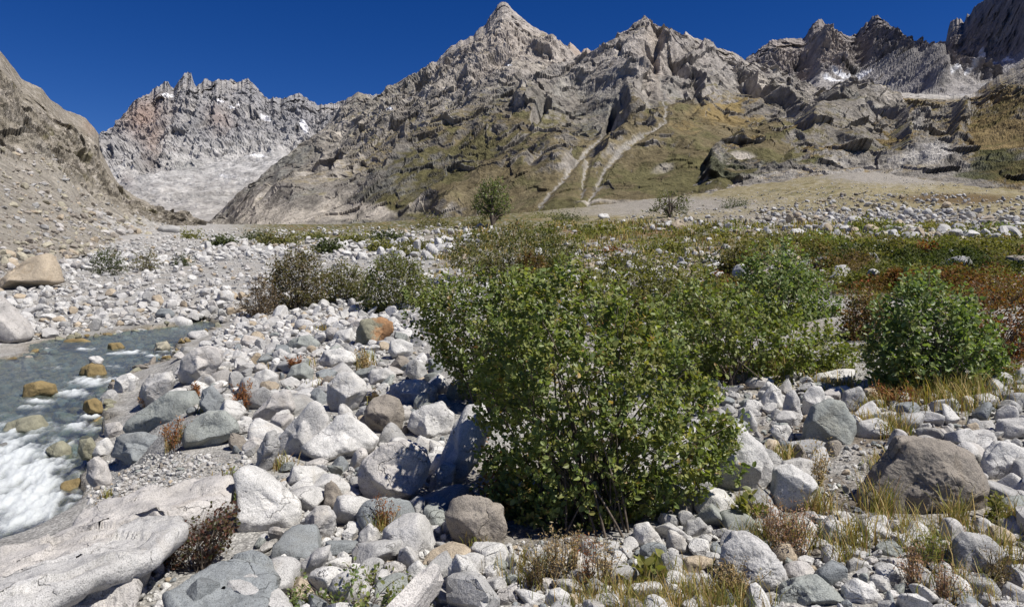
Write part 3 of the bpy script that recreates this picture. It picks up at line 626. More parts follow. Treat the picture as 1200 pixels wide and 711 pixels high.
tr = t.n('ShaderNodeBsdfTransparent'); tr.inputs[0].default_value = (.80, .92, .86, 1)
df = t.n('ShaderNodeBsdfDiffuse'); df.inputs[0].default_value = (.22, .27, .235, 1)
body = t.n('ShaderNodeMixShader'); body.inputs[0].default_value = .5; t.l(t.math('MULTIPLY', t.attr('deep', 'Fac'), .44), body.inputs[0]); t.l(tr.outputs[0], body.inputs[1]); t.l(df.outputs[0], body.inputs[2])
gl = t.n('ShaderNodeBsdfGlossy'); gl.inputs['Roughness'].default_value = .22; t.l(nb, gl.inputs['Normal'])
fr = t.n('ShaderNodeFresnel'); fr.inputs[0].default_value = 1.33; t.l(nb, fr.inputs['Normal'])
w1 = t.n('ShaderNodeMixShader'); t.l(t.math('MULTIPLY', fr.outputs[0], .55), w1.inputs[0]); t.l(body.outputs[0], w1.inputs[1]); t.l(gl.outputs[0], w1.inputs[2])
fb = t.principled((.78, .82, .83), .7, t.bump(t.noise(p, 45, 6, .75), .8, .05), .3)
fw = t.math('MULTIPLY', fo_a, t.ramp(t.math('ADD', t.math('MULTIPLY', fo_a, .45), t.noise(t.vmul(p, (1.6, .95, 1)), 30, 8, .76, 1.4)), [(.46, .05), (.86, .95)]))
w2 = t.n('ShaderNodeMixShader'); t.l(fw, w2.inputs[0]); t.l(w1.outputs[0], w2.inputs[1]); t.l(fb.outputs[0], w2.inputs[2])
MWATER = t.done(w2.outputs[0])
water = link('stream_water', mk_mesh('stream_water', np.stack([x_, y_, zw], -1)[used], remap[fa][:, ::-1], None, True, {'foam': foam[used], 'deep': (sstep(.05, .9, -sd_ + .35 * turb) * .75 + .25 * sstep(-.2, .3, turb))[used]}), MWATER)
tag(water, 'fast clear mountain stream breaking into white foam', kind='structure')

# ------------------------------------------------------------ stones
def ico(sub):
    bm = bmesh.new(); bmesh.ops.create_icosphere(bm, subdivisions=sub, radius=1.0)
    v = np.array([x.co for x in bm.verts], f32); f = np.array([[w.index for w in x.verts] for x in bm.faces], np.int32); bm.free(); return v, f
ICO = {k: ico(k) for k in (1, 2, 3, 4, 5, 6)}
def facet_radius(d, rng, n, lo=.55, hi=.95, bias=None, sharp=14):
    """soft minimum over random cutting planes: an angular stone as seen from its centre"""
    N = rng.normal(size=(n, 3)); 
    if bias is not None: N[:, 1] -= bias
    N /= np.linalg.norm(N, axis=1, keepdims=True)
    dist = rng.uniform(lo, hi, n)
    c = np.maximum(d @ N.T, 1e-3)
    r = np.concatenate([dist / c, np.ones((len(d), 1))], 1)
    r = np.minimum(r, 4.0)
    return (np.mean(r ** -sharp, axis=1) * r.shape[1]) ** (-1.0 / sharp)
def stone_shape(seed, sub, angular=.6, asp=(1, 1, 1), rough=1.0):
    rng = np.random.RandomState(seed); d, f = ICO[sub]
    n = int(5 + 4 * angular + 4 * rng.rand())
    r = facet_radius(d, rng, n, .36 + .28 * (1 - angular), .78, sharp=14 + 60 * angular)
    v = d * r[:, None]
    if sub >= 3:
        off = rng.uniform(-50, 50, 3)
        dd = .022 * fbm(v * 1.6 + off, 3, seed % 97) + .03 * fbm(v * 5 + off, 4, seed % 89) * rough
        if sub >= 5: dd = dd + .020 * (ridged(v * 9 + off, 4, seed % 83) - .5) * rough
        v = v * (1 + dd)[:, None]
    v = v * np.array(asp)
    return v / np.abs(v).max(0) * np.array(asp), f

BOULDERS = []      # (cx px, base py, object, short reference)
FOOT = []          # ground disks taken: x, Y, radius
used_labels = set()
TONES = {'white': (.54, .53, .51), 'pale grey': (.46, .45, .435), 'mid grey': (.36, .355, .345), 'blue grey': (.23, .245, .25), 'grey green': (.29, .305, .285),
         'tan': (.43, .36, .27), 'pinkish': (.46, .437, .413), 'dark grey': (.16, .16, .155), 'brown grey': (.27, .24, .205), 'olive': (.27, .26, .19), 'golden': (.24, .18, .085), 'lichen': (.38, .35, .27)}
def traced_boulder(outline, label, tone, ref, seed=0, thick=.75, sharp=.8, n=9, lean=0.0, lift=0.0, sub=5, baseY=None, facets=None, name='boulder', mat=None, bump=1.0, rough=1.0, front=.3):
    """a boulder with the photographed outline, standing on the ground at its real distance, with its own depth"""
    o = np.array(outline, float)
    base = o[:, 1].max(); bx = (o[:, 0].min() + o[:, 0].max()) / 2
    if baseY is None: x, Y, z = hit(bx, base - 2 - .06 * (base - o[:, 1].min()))
    else: Y = baseY
    s = Y / F
    w = (o[:, 0].max() - o[:, 0].min()) * s; h = (o[:, 1].max() - o[:, 1].min()) * s
    dep = thick * .5 * math.sqrt(w * max(h, .45 * w))            # half depth
    Yc = Y + dep * .75; s = Yc / F
    cx, cy = o[:, 0].mean(), o[:, 1].mean()
    cx, cy = (o[:, 0].min() + o[:, 0].max()) / 2, (o[:, 1].min() + o[:, 1].max()) / 2
    X = (o[:, 0] - cx) * s; Z = -(o[:, 1] - cy) * s
    th = np.arctan2(Z, X)
    # densify outline: radius by angle
    P = []
    m = len(o)
    for i in range(m):
        for tt in np.linspace(0, 1, 12, endpoint=False): P.append(((X[i] * (1 - tt) + X[(i + 1) % m] * tt), (Z[i] * (1 - tt) + Z[(i + 1) % m] * tt)))
    P = np.array(P); pt = np.arctan2(P[:, 1], P[:, 0]); pr = np.hypot(P[:, 0], P[:, 1]); k = np.argsort(pt); pt, pr = pt[k], pr[k]
    grid = np.linspace(-math.pi, math.pi, 181); rr = np.interp(grid, pt, pr, period=2 * math.pi)
    rr[:-1] = (rr[:-1] * 2 + np.roll(rr[:-1], 1) + np.roll(rr[:-1], -1)) / 4; rr[-1] = rr[0]
    d, f = ICO[sub]; rng = np.random.RandomState(seed + 1000)
    ang = np.arctan2(d[:, 2], d[:, 0]); Rr = np.interp(ang, grid, rr)
    # cutting planes that leave the silhouette (d_y = 0) nearly alone
    N = rng.normal(size=(n, 3)) * [.9, .5, .9]; N[:, 1] -= 1.0; N[:, 2] += .15; N /= np.linalg.norm(N, axis=1, keepdims=True)
    dist = rng.uniform(.42, .74, n)
    if facets:
        for (fx, fy, fz, fd) in facets:
            v = np.array([fx, fy, fz], float); N = np.vstack([N, v / np.linalg.norm(v)]); dist = np.append(dist, fd)
    c = np.maximum(d @ N.T, 1e-3); r = np.minimum(dist / c, 5); r = np.concatenate([r, np.ones((len(d), 1))], 1)
    sh = 14 + 60 * sharp; rad = (np.sum(r ** -sh, axis=1)) ** (-1 / sh)
    rho = np.hypot(d[:, 0], d[:, 2])
    sil = np.clip((np.abs(d[:, 1])) / .5, 0, 1)
    rad = lerp(np.maximum(rad, .93), rad, sil)
    v = np.stack([Rr * np.cos(ang) * rho, dep * d[:, 1], Rr * np.sin(ang) * rho], -1) * rad[:, None]
    # superelliptic front so that faces read as faces
    off = rng.uniform(-50, 50, 3); size = max(w, h)
    u = v / size
    amp = size * bump
    nd = .028 * fbm(u * 3 + off, 3, seed % 90) + .018 * fbm(u * 8 + off, 4, seed % 80) + .012 * rough * (ridged(u * 13 + off, 5, seed % 70) - .5) + .008 * fbm(u * 40 + off, 3, seed % 60)
    v = v + d * (nd * amp)[:, None]
    v[:, 1] += lean * v[:, 2]
    zc = CZ + (HR - cy) * s
    ob = link(name, mk_mesh(name, v, f, None, True), mat or MROCK)
    ob.location = ((cx - 600) * s, Yc, zc + lift)
    j = rng.uniform(.94, 1.06)
    ob.color = tuple(np.array(TONES[tone]) * j) + (1,)
    tag(ob, label, 'slab' if name == 'rock_slab' else 'boulder', 'large boulders of the stream bank')
    used_labels.add(label)
    BOULDERS.append(((o[:, 0].min() + o[:, 0].max()) / 2, base, o[:, 1].min(), o[:, 0].max() - o[:, 0].min(), ref))
    FOOT.append((ob.location.x, Yc, w * .5, dep))
    return ob
TB = traced_boulder
def lying_slab(outline, label, tone, ref, h_far, h_near, seed, sub=1):
    """a flat slab lying on the ground: its rim is traced on the ground, raised, and given sides that go into the soil"""
    o = np.array(outline, float); rng = np.random.RandomState(seed)
    y0, y1 = o[:, 1].min(), o[:, 1].max()
    pts = []
    for i in range(len(o)):
        a, b = o[i], o[(i + 1) % len(o)]
        for t in np.linspace(0, 1, max(2, int(np.hypot(*(b - a)) / 4)), endpoint=False): pts.append(a + (b - a) * t)
    top = []
    for px, py in pts:
        Y = lerp(Y_of(px, py), Y_of(px, py), 0); x = (px - 600) / F * Y; z = CZ + (HR - py) / F * Y
        h = lerp(h_far, h_near, (py - y0) / (y1 - y0)); t = (CZ - z - h) / (CZ - z)
        top.append((x * t, Y * t, CZ + (z - CZ) * t))
    top = np.array(top); c = top.mean(0)
    k = len(top); rings = np.linspace(.04, 1, 34)
    V = [c + (top - c) * r for r in rings]
    V = np.array(V); rr = rings[:, None] * np.ones(k)
    q = V.reshape(-1, 3)
    n = .05 * fbm(q * 1.6 + seed, 4, seed) + .02 * fbm(q * 6 + seed, 4, seed + 3) + .04 * (ridged(q * [2.4, 5.0, 2.4] + seed, 5, seed + 5) - .5) + .035 * facet(q * [2.2, 3.0, 1] + seed, seed)
    st = .035 * (np.floor((q[:, 0] * .5 - q[:, 1] * .9) * 2.1 + 1.1 * fbm(q * .8, 3, seed + 9)) % 2)
    V[..., 2] += (n + st).reshape(rr.shape) - .025 * rr ** 16
    rim = V[-1]
    side = [rim * [1, 1, 1] + (rim - c) / np.linalg.norm(rim - c, axis=1, keepdims=True) * b + [0, 0, -dz] + .03 * np.stack([fbm(rim * 5 + 9 * e, 3, seed + e) for e in (1, 2, 3)], -1) for b, dz in ((.010, .025), (.0, .07), (-.07, .11), (-.20, .17), (-.26, .5))]
    V = np.concatenate([V, np.array(side)], 0)
    nr = V.shape[0]; V = np.concatenate([V, V[:, :1]], 1)
    ob = link('rock_slab', mk_mesh('rock_slab', (V - c).reshape(-1, 3), grid_faces(nr, k + 1)[:, ::-1], None, True), MROCK)
    ob.location = c; ob.color = tuple(TONES[tone]) + (1,)
    tag(ob, label, 'slab', 'large boulders of the stream bank'); used_labels.add(label)
    BOULDERS.append((o[:, 0].mean(), y1, y0, np.ptp(o[:, 0]), ref))
    SLABS.append([tuple(p) for p in o])
    return ob
SLABS = []
_row = (HR - (ground_z(Xr, YYr) - CZ) * F / YYr).reshape(PXg.shape)
_cm = np.minimum.accumulate(_row, 0)
def Y_of(px, py):
    """distance of the ground seen at a photo pixel"""
    j = int(np.clip(np.searchsorted(upx, px), 0, len(upx) - 1))
    return float(np.interp(-py, -_cm[:, j], uy))
# left bank and the bottom left corner
lying_slab([(-40, 662), (0, 648), (44, 636), (84, 616), (100, 600), (150, 592), (205, 572), (240, 556), (268, 552), (274, 570), (270, 588), (240, 598), (216, 604), (165, 610), (110, 640), (60, 672), (-40, 700)], 'long pale bedrock slab sloping from the white angular boulder down to the foaming stream', 'pinkish', 'the long pale slab', .20, .16, 1)
lying_slab([(-40, 718), (-40, 690), (60, 664), (130, 630), (165, 610), (213, 603), (219, 620), (186, 646), (120, 668), (68, 688), (20, 706)], 'undercut lower pale slab along the bottom left corner with a dark shadow beneath', 'pale grey', 'the undercut lower slab', .24, .30, 2)
lying_slab([(56, 722), (78, 694), (120, 680), (150, 672), (162, 690), (150, 722)], 'flat sandy coloured slab at the very bottom left edge', 'pinkish', 'the sandy slab', .10, .10, 3)
lying_slab([(200, 722), (190, 694), (216, 678), (246, 656), (300, 644), (326, 660), (318, 690), (306, 722)], 'smooth dark blue grey slab at the bottom edge below the creeping red leaved shrub', 'blue grey', 'the dark blue grey slab', .20, .12, 5)
TB([(276, 552), (284, 545), (300, 552), (334, 580), (356, 600), (354, 622), (332, 634), (284, 632), (281, 612), (274, 600)], 'white angular boulder with one flat sunlit face and a dark left edge', 'white', 'the white angular boulder', 4, 1.0, .95, 3, facets=[(.25, -.85, .5, .36), (-.95, -.3, .05, .80)])
TB([(144, 502), (150, 492), (178, 470), (196, 458), (226, 458), (234, 470), (232, 486), (205, 494), (180, 506), (152, 508)], 'grey green wedge shaped slab leaning up beside the stream', 'grey green', 'the grey green wedge', 6, .8, .9, 5, facets=[(-.3, -.7, .6, .4)])
TB([(214, 516), (218, 500), (240, 482), (262, 480), (276, 494), (280, 508), (258, 524), (238, 532), (222, 530)], 'flat faced greenish block right of the grey green wedge', 'grey green', 'the greenish block', 7, .8, .85, 4, facets=[(.1, -.8, .6, .38)])
TB([(126, 536), (134, 510), (160, 505), (190, 516), (200, 528), (180, 540), (150, 544)], 'dark grey green slab lying at the edge of the foam', 'blue grey', 'the dark streamside slab', 8, .9, .8, 5, facets=[(0, -.5, .86, .35)])
TB([(205, 440), (210, 420), (224, 408), (244, 402), (258, 406), (264, 424), (256, 432), (246, 448), (226, 456), (210, 450)], 'big rounded pinkish boulder at the head of the near bank', 'pinkish', 'the pinkish boulder', 9, .9, .5, 7)
TB([(160, 470), (166, 450), (176, 436), (198, 434), (204, 446), (196, 466), (180, 478), (164, 480)], 'pale boulder with a reddish stain standing above the stream bend', 'pale grey', 'the red stained boulder', 10, .9, .6, 6)
TB([(132, 452), (140, 440), (150, 436), (162, 444), (160, 460), (146, 466), (134, 462)], 'whitish boulder with a dark underside dipping into the stream', 'white', 'the dipping boulder', 11, .9, .7, 6)
TB([(232, 476), (236, 456), (246, 450), (262, 468), (262, 484), (246, 490)], 'steep blue grey rock wedged behind the greenish block', 'blue grey', 'the steep blue grey rock', 12, .8, .85, 5)
TB([(100, 560), (101, 540), (110, 533), (122, 542), (130, 566), (122, 578), (106, 570)], 'upright pinkish stone at the water edge above the long pale slab', 'pinkish', 'the upright pinkish stone', 13, .8, .7, 6, sub=4)
TB([(121, 506), (124, 496), (138, 494), (144, 502), (142, 514), (132, 518), (122, 514)], 'small pinkish cube like stone standing in the edge of the foam', 'pinkish', 'the cube like stone', 14, .9, .7, 6, sub=4)
TB([(108, 532), (112, 518), (124, 512), (132, 524), (130, 536), (116, 540)], 'white block between the foam and the dark streamside slab', 'white', 'the white streamside block', 15, .9, .7, 6, sub=4)
# centre left
TB([(318, 536), (324, 512), (346, 490), (366, 466), (376, 470), (386, 492), (384, 520), (366, 538), (340, 545)], 'tall pointed pale boulder with a sharp peak', 'pale grey', 'the pointed boulder', 16, .8, .8, 5, facets=[(-.4, -.8, .45, .4), (.7, -.6, .3, .5)])
TB([(352, 520), (372, 508), (394, 486), (408, 482), (424, 496), (446, 516), (438, 530), (424, 536), (400, 549), (378, 544), (362, 532)], 'broad white boulder with a long crack across its upper face', 'white', 'the cracked white boulder', 17, .9, .75, 5, facets=[(0, -.7, .7, .4)])
TB([(416, 556), (424, 540), (446, 518), (478, 512), (500, 526), (506, 545), (498, 566), (482, 580), (462, 596), (444, 605), (430, 596), (418, 574)], 'large rounded pale granite boulder at the centre of the rock field', 'pinkish', 'the large rounded boulder', 18, .95, .45, 8, facets=[(-.1, -.75, .6, .5), (0, -.75, -.6, .62)], sub=6)
TB([(521, 600), (526, 582), (546, 576), (572, 580), (590, 594), (598, 618), (594, 640), (576, 652), (548, 646), (528, 630)], 'round cracked brownish boulder at the left foot of the alder', 'brown grey', 'the round cracked boulder', 19, .85, .4, 7, facets=[(0, -1, .1, .55)])
TB([(427, 500), (428, 480), (436, 466), (452, 462), (468, 468), (476, 488), (472, 504), (456, 516), (440, 510)], 'rounded brownish grey block behind the large rounded boulder', 'brown grey', 'the rounded brownish block', 20, .9, .5, 7)
TB([(474, 500), (480, 482), (496, 473), (518, 470), (534, 486), (530, 504), (516, 522), (500, 516), (486, 510)], 'white angular block dappled with leaf shadow left of the alder', 'white', 'the dappled white block', 21, .9, .85, 5, facets=[(.5, -.7, .4, .4), (-.7, -.6, .1, .5)])
TB([(506, 560), (516, 532), (530, 500), (546, 478), (566, 474), (576, 500), (560, 540), (540, 562), (520, 576), (508, 574)], 'tall leaning slab striped with leaf shadow against the alder', 'pale grey', 'the leaning slab', 22, .55, .8, 4, lean=.3)
TB([(296, 490), (302, 478), (320, 460), (338, 457), (346, 478), (338, 492), (314, 498), (300, 498)], 'pale boulder with a brown stained underside', 'pinkish', 'the brown bellied boulder', 23, .9, .7, 6)
TB([(300, 556), (302, 528), (312, 506), (322, 502), (328, 520), (320, 548), (308, 560)], 'shaded grey upright rock propped under the pointed boulder', 'mid grey', 'the propped upright rock', 24, .8, .8, 5, sub=4)
TB([(415, 402), (416, 385), (424, 374), (446, 371), (462, 376), (464, 388), (452, 402), (432, 408), (420, 408)], 'olive boulder with a bright orange lichen patch', 'olive', 'the orange lichen boulder', 25, .9, .7, 5, mat=MLICHEN, facets=[(.3, -.8, .4, .45)])
TB([(388, 400), (392, 388), (412, 384), (418, 398), (414, 408), (396, 408)], 'white blocky boulder left of the orange lichen boulder', 'white', 'the blocky white boulder', 26, .9, .8, 5, sub=4)
TB([(372, 424), (380, 410), (398, 406), (414, 412), (421, 422), (408, 432), (388, 435), (376, 432)], 'flat topped white boulder below the orange lichen boulder', 'white', 'the flat topped boulder', 27, .9, .6, 5, facets=[(0, -.4, .9, .45)])
TB([(380, 470), (382, 450), (396, 434), (412, 434), (428, 448), (430, 462), (420, 480), (402, 490), (388, 486)], 'rounded pale boulder with a dark weathered lower face', 'pale grey', 'the dark bellied boulder', 28, .85, .5, 7)
TB([(452, 466), (455, 450), (472, 444), (498, 446), (514, 456), (514, 470), (496, 478), (468, 480)], 'low white boulder speckled with leaf shadow', 'white', 'the speckled low boulder', 29, .9, .5, 7)
TB([(521, 464), (526, 448), (540, 443), (552, 452), (554, 466), (544, 474), (528, 472)], 'olive grey round stone tucked under the left side of the alder', 'olive', 'the olive round stone', 30, .9, .4, 8, sub=4)
TB([(474, 438), (476, 424), (488, 420), (500, 430), (502, 446), (488, 450)], 'dark spotted stone half in the shade of the alder', 'mid grey', 'the dark spotted stone', 31, .9, .6, 6, sub=4)
TB([(430, 440), (434, 432), (452, 430), (464, 438), (462, 450), (446, 456), (434, 452)], 'rounded pale boulder between the flat topped boulder and the alder', 'pale grey', 'the rounded pale boulder', 32, .9, .4, 7, sub=4)
TB([(455, 412), (458, 398), (470, 396), (486, 402), (484, 416), (474, 424), (460, 420)], 'white block with a vertical crack behind the alder leaves', 'white', 'the split white block', 33, .9, .8, 5, sub=4)
TB([(316, 424), (318, 412), (328, 408), (345, 418), (342, 424), (326, 428)], 'pale sloping boulder beside dry orange grass', 'pale grey', 'the sloping boulder', 34, .9, .7, 5, sub=4)
TB([(332, 405), (340, 396), (362, 392), (376, 402), (372, 410), (350, 414), (336, 412)], 'low blue grey slab between pale gravel', 'grey green', 'the low grey slab', 35, 1, .7, 5, sub=4)
TB([(295, 452), (298, 436), (312, 430), (326, 440), (326, 452), (310, 458)], 'white stone with a chipped yellowish corner', 'white', 'the chipped stone', 36, .9, .8, 5, sub=4)
TB([(336, 442), (340, 428), (356, 424), (368, 434), (366, 446), (350, 450)], 'grey angular stone with a sharp upper ridge', 'grey green', 'the ridged stone', 37, .9, .9, 5, sub=4)
TB([(354, 634), (356, 606), (370, 590), (384, 590), (394, 606), (394, 628), (380, 638), (362, 638)], 'smooth upright pale stone right of the white angular boulder', 'pale grey', 'the smooth upright stone', 38, .85, .5, 6, facets=[(-.9, -.4, .1, .5)])
TB([(378, 592), (380, 566), (388, 560), (400, 575), (406, 596), (400, 602), (390, 600)], 'narrow tan stone leaning beside the smooth upright stone', 'brown grey', 'the narrow leaning stone', 39, .8, .8, 5, sub=4)
TB([(418, 640), (420, 624), (432, 612), (444, 622), (446, 636), (434, 645)], 'rough pale knob of rock under the large rounded boulder', 'pale grey', 'the rough knob', 40, .9, .8, 8, sub=4)
TB([(345, 680), (350, 660), (370, 644), (388, 638), (382, 664), (368, 684), (352, 686)], 'long tapering pale stone pointing up from the bottom edge', 'pale grey', 'the tapering stone', 41, .8, .6, 6, sub=4)
TB([(384, 690), (388, 676), (404, 666), (424, 670), (434, 690), (424, 716), (396, 716)], 'pale lump at the bottom edge beside low green leaves', 'pale grey', 'the bottom lump', 42, .9, .5, 6, sub=4)
TB([(522, 690), (524, 664), (534, 650), (548, 652), (564, 676), (560, 698), (544, 703), (528, 700)], 'whitish block right of the egg shaped stone', 'white', 'the whitish block', 43, .9, .7, 6)
TB([(473, 680), (478, 664), (490, 656), (500, 666), (502, 684), (490, 696), (478, 692)], 'egg shaped pale stone near the bottom edge', 'white', 'the egg shaped stone', 44, .9, .25, 8, sub=4)
TB([(446, 670), (448, 660), (462, 656), (476, 664), (474, 678), (460, 682)], 'squat pale stone touching the egg shaped stone', 'pinkish', 'the squat stone', 45, .9, .4, 8, sub=4)
TB([(500, 578), (504, 556), (520, 540), (536, 545), (530, 566), (516, 582)], 'thin pale slab standing between the large rounded boulder and the alder', 'pale grey', 'the thin standing slab', 46, .6, .8, 4, sub=4)
TB([(474, 606), (476, 590), (488, 580), (498, 584), (500, 606), (488, 612)], 'square grey stone under the right end of the large rounded boulder', 'mid grey', 'the square grey stone', 47, .9, .9, 5, sub=4)
TB([(-60, 410), (-50, 360), (-20, 340), (10, 350), (30, 376), (36, 396), (20, 404), (-10, 410)], 'huge pale boulder cut off by the left edge above the stream', 'pinkish', 'the huge left edge boulder', 48, .9, .6, 6)
TB([(-20, 345), (10, 318), (36, 300), (56, 296), (66, 312), (72, 332), (50, 338), (10, 346)], 'yellowish boulder at the foot of the left scree', 'tan', 'the yellowish boulder', 49, .9, .6, 6)
# right side
TB([(832, 560), (836, 520), (846, 494), (870, 498), (896, 520), (912, 546), (910, 572), (888, 588), (856, 588)], 'large white boulder half hidden behind the right side of the alder', 'white', 'the large white boulder', 50, .85, .55, 8, facets=[(0, -.6, -.75, .6)])
TB([(904, 580), (908, 548), (926, 540), (952, 558), (966, 584), (964, 604), (940, 610), (916, 604)], 'rounded white boulder streaked with grass shadow', 'white', 'the streaked white boulder', 51, .85, .4, 7)
TB([(912, 552), (914, 538), (940, 536), (958, 540), (962, 556), (956, 568), (930, 566)], 'flat white stone lying on the streaked white boulder', 'pale grey', 'the flat white stone', 52, .8, .6, 5, sub=4)
TB([(941, 518), (944, 496), (954, 476), (974, 466), (990, 470), (1006, 492), (1006, 506), (998, 528), (970, 531), (948, 528)], 'big grey green angular block standing upright among pale stones', 'grey green', 'the big angular block', 53, .8, .9, 4, facets=[(.1, -.9, .35, .36), (.85, -.5, .1, .6)])
TB([(940, 490), (942, 464), (952, 450), (964, 452), (969, 464), (960, 486), (948, 494)], 'narrow white stone behind the big angular block', 'white', 'the narrow white stone', 54, .8, .6, 6, sub=4)
TB([(916, 492), (922, 462), (930, 456), (938, 470), (940, 490), (928, 496)], 'tall pale fragment left of the narrow white stone', 'pale grey', 'the tall pale fragment', 55, .8, .85, 5, sub=4)
TB([(892, 486), (894, 462), (904, 447), (916, 456), (920, 470), (910, 486)], 'white wedge between the alder and the tall pale fragment', 'white', 'the white wedge', 56, .8, .8, 5, sub=4)
TB([(864, 492), (866, 478), (880, 474), (894, 484), (890, 494), (876, 498)], 'small pale cube of rock behind the large white boulder', 'pale grey', 'the small pale cube', 57, .9, .95, 4, sub=4)
TB([(903, 506), (906, 498), (926, 498), (932, 510), (928, 524), (912, 522)], 'split white block left of the big angular block', 'white', 'the broken white block', 58, .9, .9, 5, sub=4)
TB([(956, 430), (962, 420), (978, 410), (990, 418), (992, 430), (972, 436)], 'pale rounded stone sitting on the cantilevered flat slab', 'pale grey', 'the perched rounded stone', 59, .9, .5, 6, sub=4)
TB([(952, 448), (956, 438), (980, 432), (1002, 432), (1002, 444), (984, 450), (962, 454)], 'flat pale slab below the perched rounded stone', 'white', 'the flat pale slab', 60, .8, .7, 4, sub=4, facets=[(0, -.3, .95, .4)])
TB([(985, 476), (990, 458), (1008, 452), (1018, 474), (1014, 488), (996, 486)], 'grey slanting block right of the big angular block', 'mid grey', 'the slanting block', 61, .8, .9, 4, sub=4)
TB([(1010, 476), (1012, 454), (1026, 454), (1030, 466), (1026, 480)], 'tan block beside the slanting block', 'tan', 'the tan block', 62, .8, .8, 5, sub=4)
TB([(1003, 510), (1008, 494), (1030, 490), (1056, 504), (1060, 516), (1040, 522), (1012, 520)], 'flat grey stone behind the huge dark faced boulder', 'pale grey', 'the flat grey stone', 63, .9, .8, 5, sub=4)
TB([(1000, 610), (1004, 590), (1028, 556), (1050, 532), (1060, 513), (1090, 508), (1120, 514), (1142, 530), (1156, 560), (1166, 604), (1150, 620), (1080, 622), (1030, 622)], 'huge boulder with a dark shaded and fissured front at the right', 'brown grey', 'the huge dark faced boulder', 64, .8, .7, 6, facets=[(-.72, -.68, .05, .36), (-.05, -.98, -.12, .42), (.2, -.2, .95, .7)], sub=6)
TB([(1118, 672), (1120, 634), (1132, 624), (1160, 628), (1174, 644), (1174, 670), (1156, 682), (1130, 682)], 'dark grey block below the huge dark faced boulder', 'mid grey', 'the dark grey block', 65, .85, .9, 4, facets=[(-.6, -.8, .1, .4)])
TB([(840, 660), (842, 636), (860, 622), (880, 624), (904, 640), (922, 666), (932, 690), (926, 712), (896, 708), (868, 700), (848, 684)], 'large rounded pale boulder with dark scooped scars near the bottom edge', 'pale grey', 'the scarred boulder', 66, .9, .5, 9, sub=6)
TB([(902, 716), (912, 690), (930, 680), (960, 676), (990, 700), (994, 720)], 'low grey green rock at the bottom edge right of the scarred boulder', 'grey green', 'the low grey green rock', 67, .9, .6, 6)
TB([(1152, 556), (1158, 532), (1172, 514), (1194, 520), (1196, 540), (1180, 562), (1162, 572)], 'smooth white boulder leaning on the huge dark faced boulder', 'white', 'the smooth leaning boulder', 68, .85, .5, 6)
TB([(1168, 512), (1172, 492), (1200, 488), (1224, 500), (1220, 520), (1184, 520)], 'pale block at the right edge above the smooth leaning boulder', 'pale grey', 'the right edge block', 69, .9, .7, 5, sub=4)
TB([(1182, 566), (1190, 540), (1216, 536), (1230, 560), (1220, 576), (1196, 574)], 'shaded grey boulder cut by the right edge', 'mid grey', 'the right edge boulder', 70, .9, .7, 5, sub=4)
TB([(985, 708), (988, 690), (1004, 678), (1022, 686), (1036, 702), (1030, 716), (1000, 716)], 'white angular stone at the bottom edge under dry pink plants', 'white', 'the bottom white stone', 71, .9, .7, 5, sub=4)
TB([(1026, 682), (1028, 666), (1044, 660), (1064, 668), (1064, 684), (1046, 688)], 'rounded white stone beside the dry pink plants', 'white', 'the rounded white stone', 72, .9, .5, 6, sub=4)
TB([(964, 634), (968, 612), (982, 607), (996, 624), (998, 640), (982, 644)], 'grey streaked block beside a pink seed plant', 'pale grey', 'the grey streaked block', 73, .9, .8, 5, sub=4)
TB([(736, 708), (738, 684), (758, 680), (776, 684), (774, 706), (756, 714)], 'square white block at the bottom edge behind dry stalks', 'white', 'the square white block', 74, .9, .7, 5, sub=4)
TB([(772, 676), (774, 652), (788, 642), (800, 656), (802, 676), (790, 686)], 'grey white speckled stone under the right foot of the alder', 'mid grey', 'the grey white stone', 75, .9, .5, 7, sub=4)
TB([(740, 640), (742, 616), (760, 612), (772, 624), (780, 640), (768, 648), (752, 646)], 'white cluster stone right under the alder leaves', 'white', 'the white cluster stone', 76, .9, .7, 7, sub=4)
TB([(780, 640), (784, 620), (800, 626), (810, 642), (806, 656), (790, 656)], 'smooth pale stone in the middle of the white cluster', 'pale grey', 'the smooth cluster stone', 77, .9, .4, 6, sub=4)
TB([(802, 630), (804, 610), (820, 606), (830, 616), (826, 632), (812, 636)], 'grey block topping the white cluster', 'mid grey', 'the grey topping block', 78, .9, .7, 6, sub=4)
TB([(800, 674), (802, 654), (826, 650), (838, 654), (836, 676), (816, 678)], 'tan stained block left of the scarred boulder', 'tan', 'the tan stained block', 79, .9, .7, 6, sub=4)
TB([(1130, 508), (1134, 498), (1144, 495), (1151, 505), (1148, 514), (1136, 515)], 'small honey coloured block on the pile at the right', 'tan', 'the honey coloured block', 80, .9, .8, 5, sub=4)
TB([(638, 706), (644, 692), (658, 688), (669, 698), (668, 716), (642, 716)], 'pointed white stone at the bottom edge under the alder', 'white', 'the pointed white stone', 81, .9, .8, 5, sub=4)
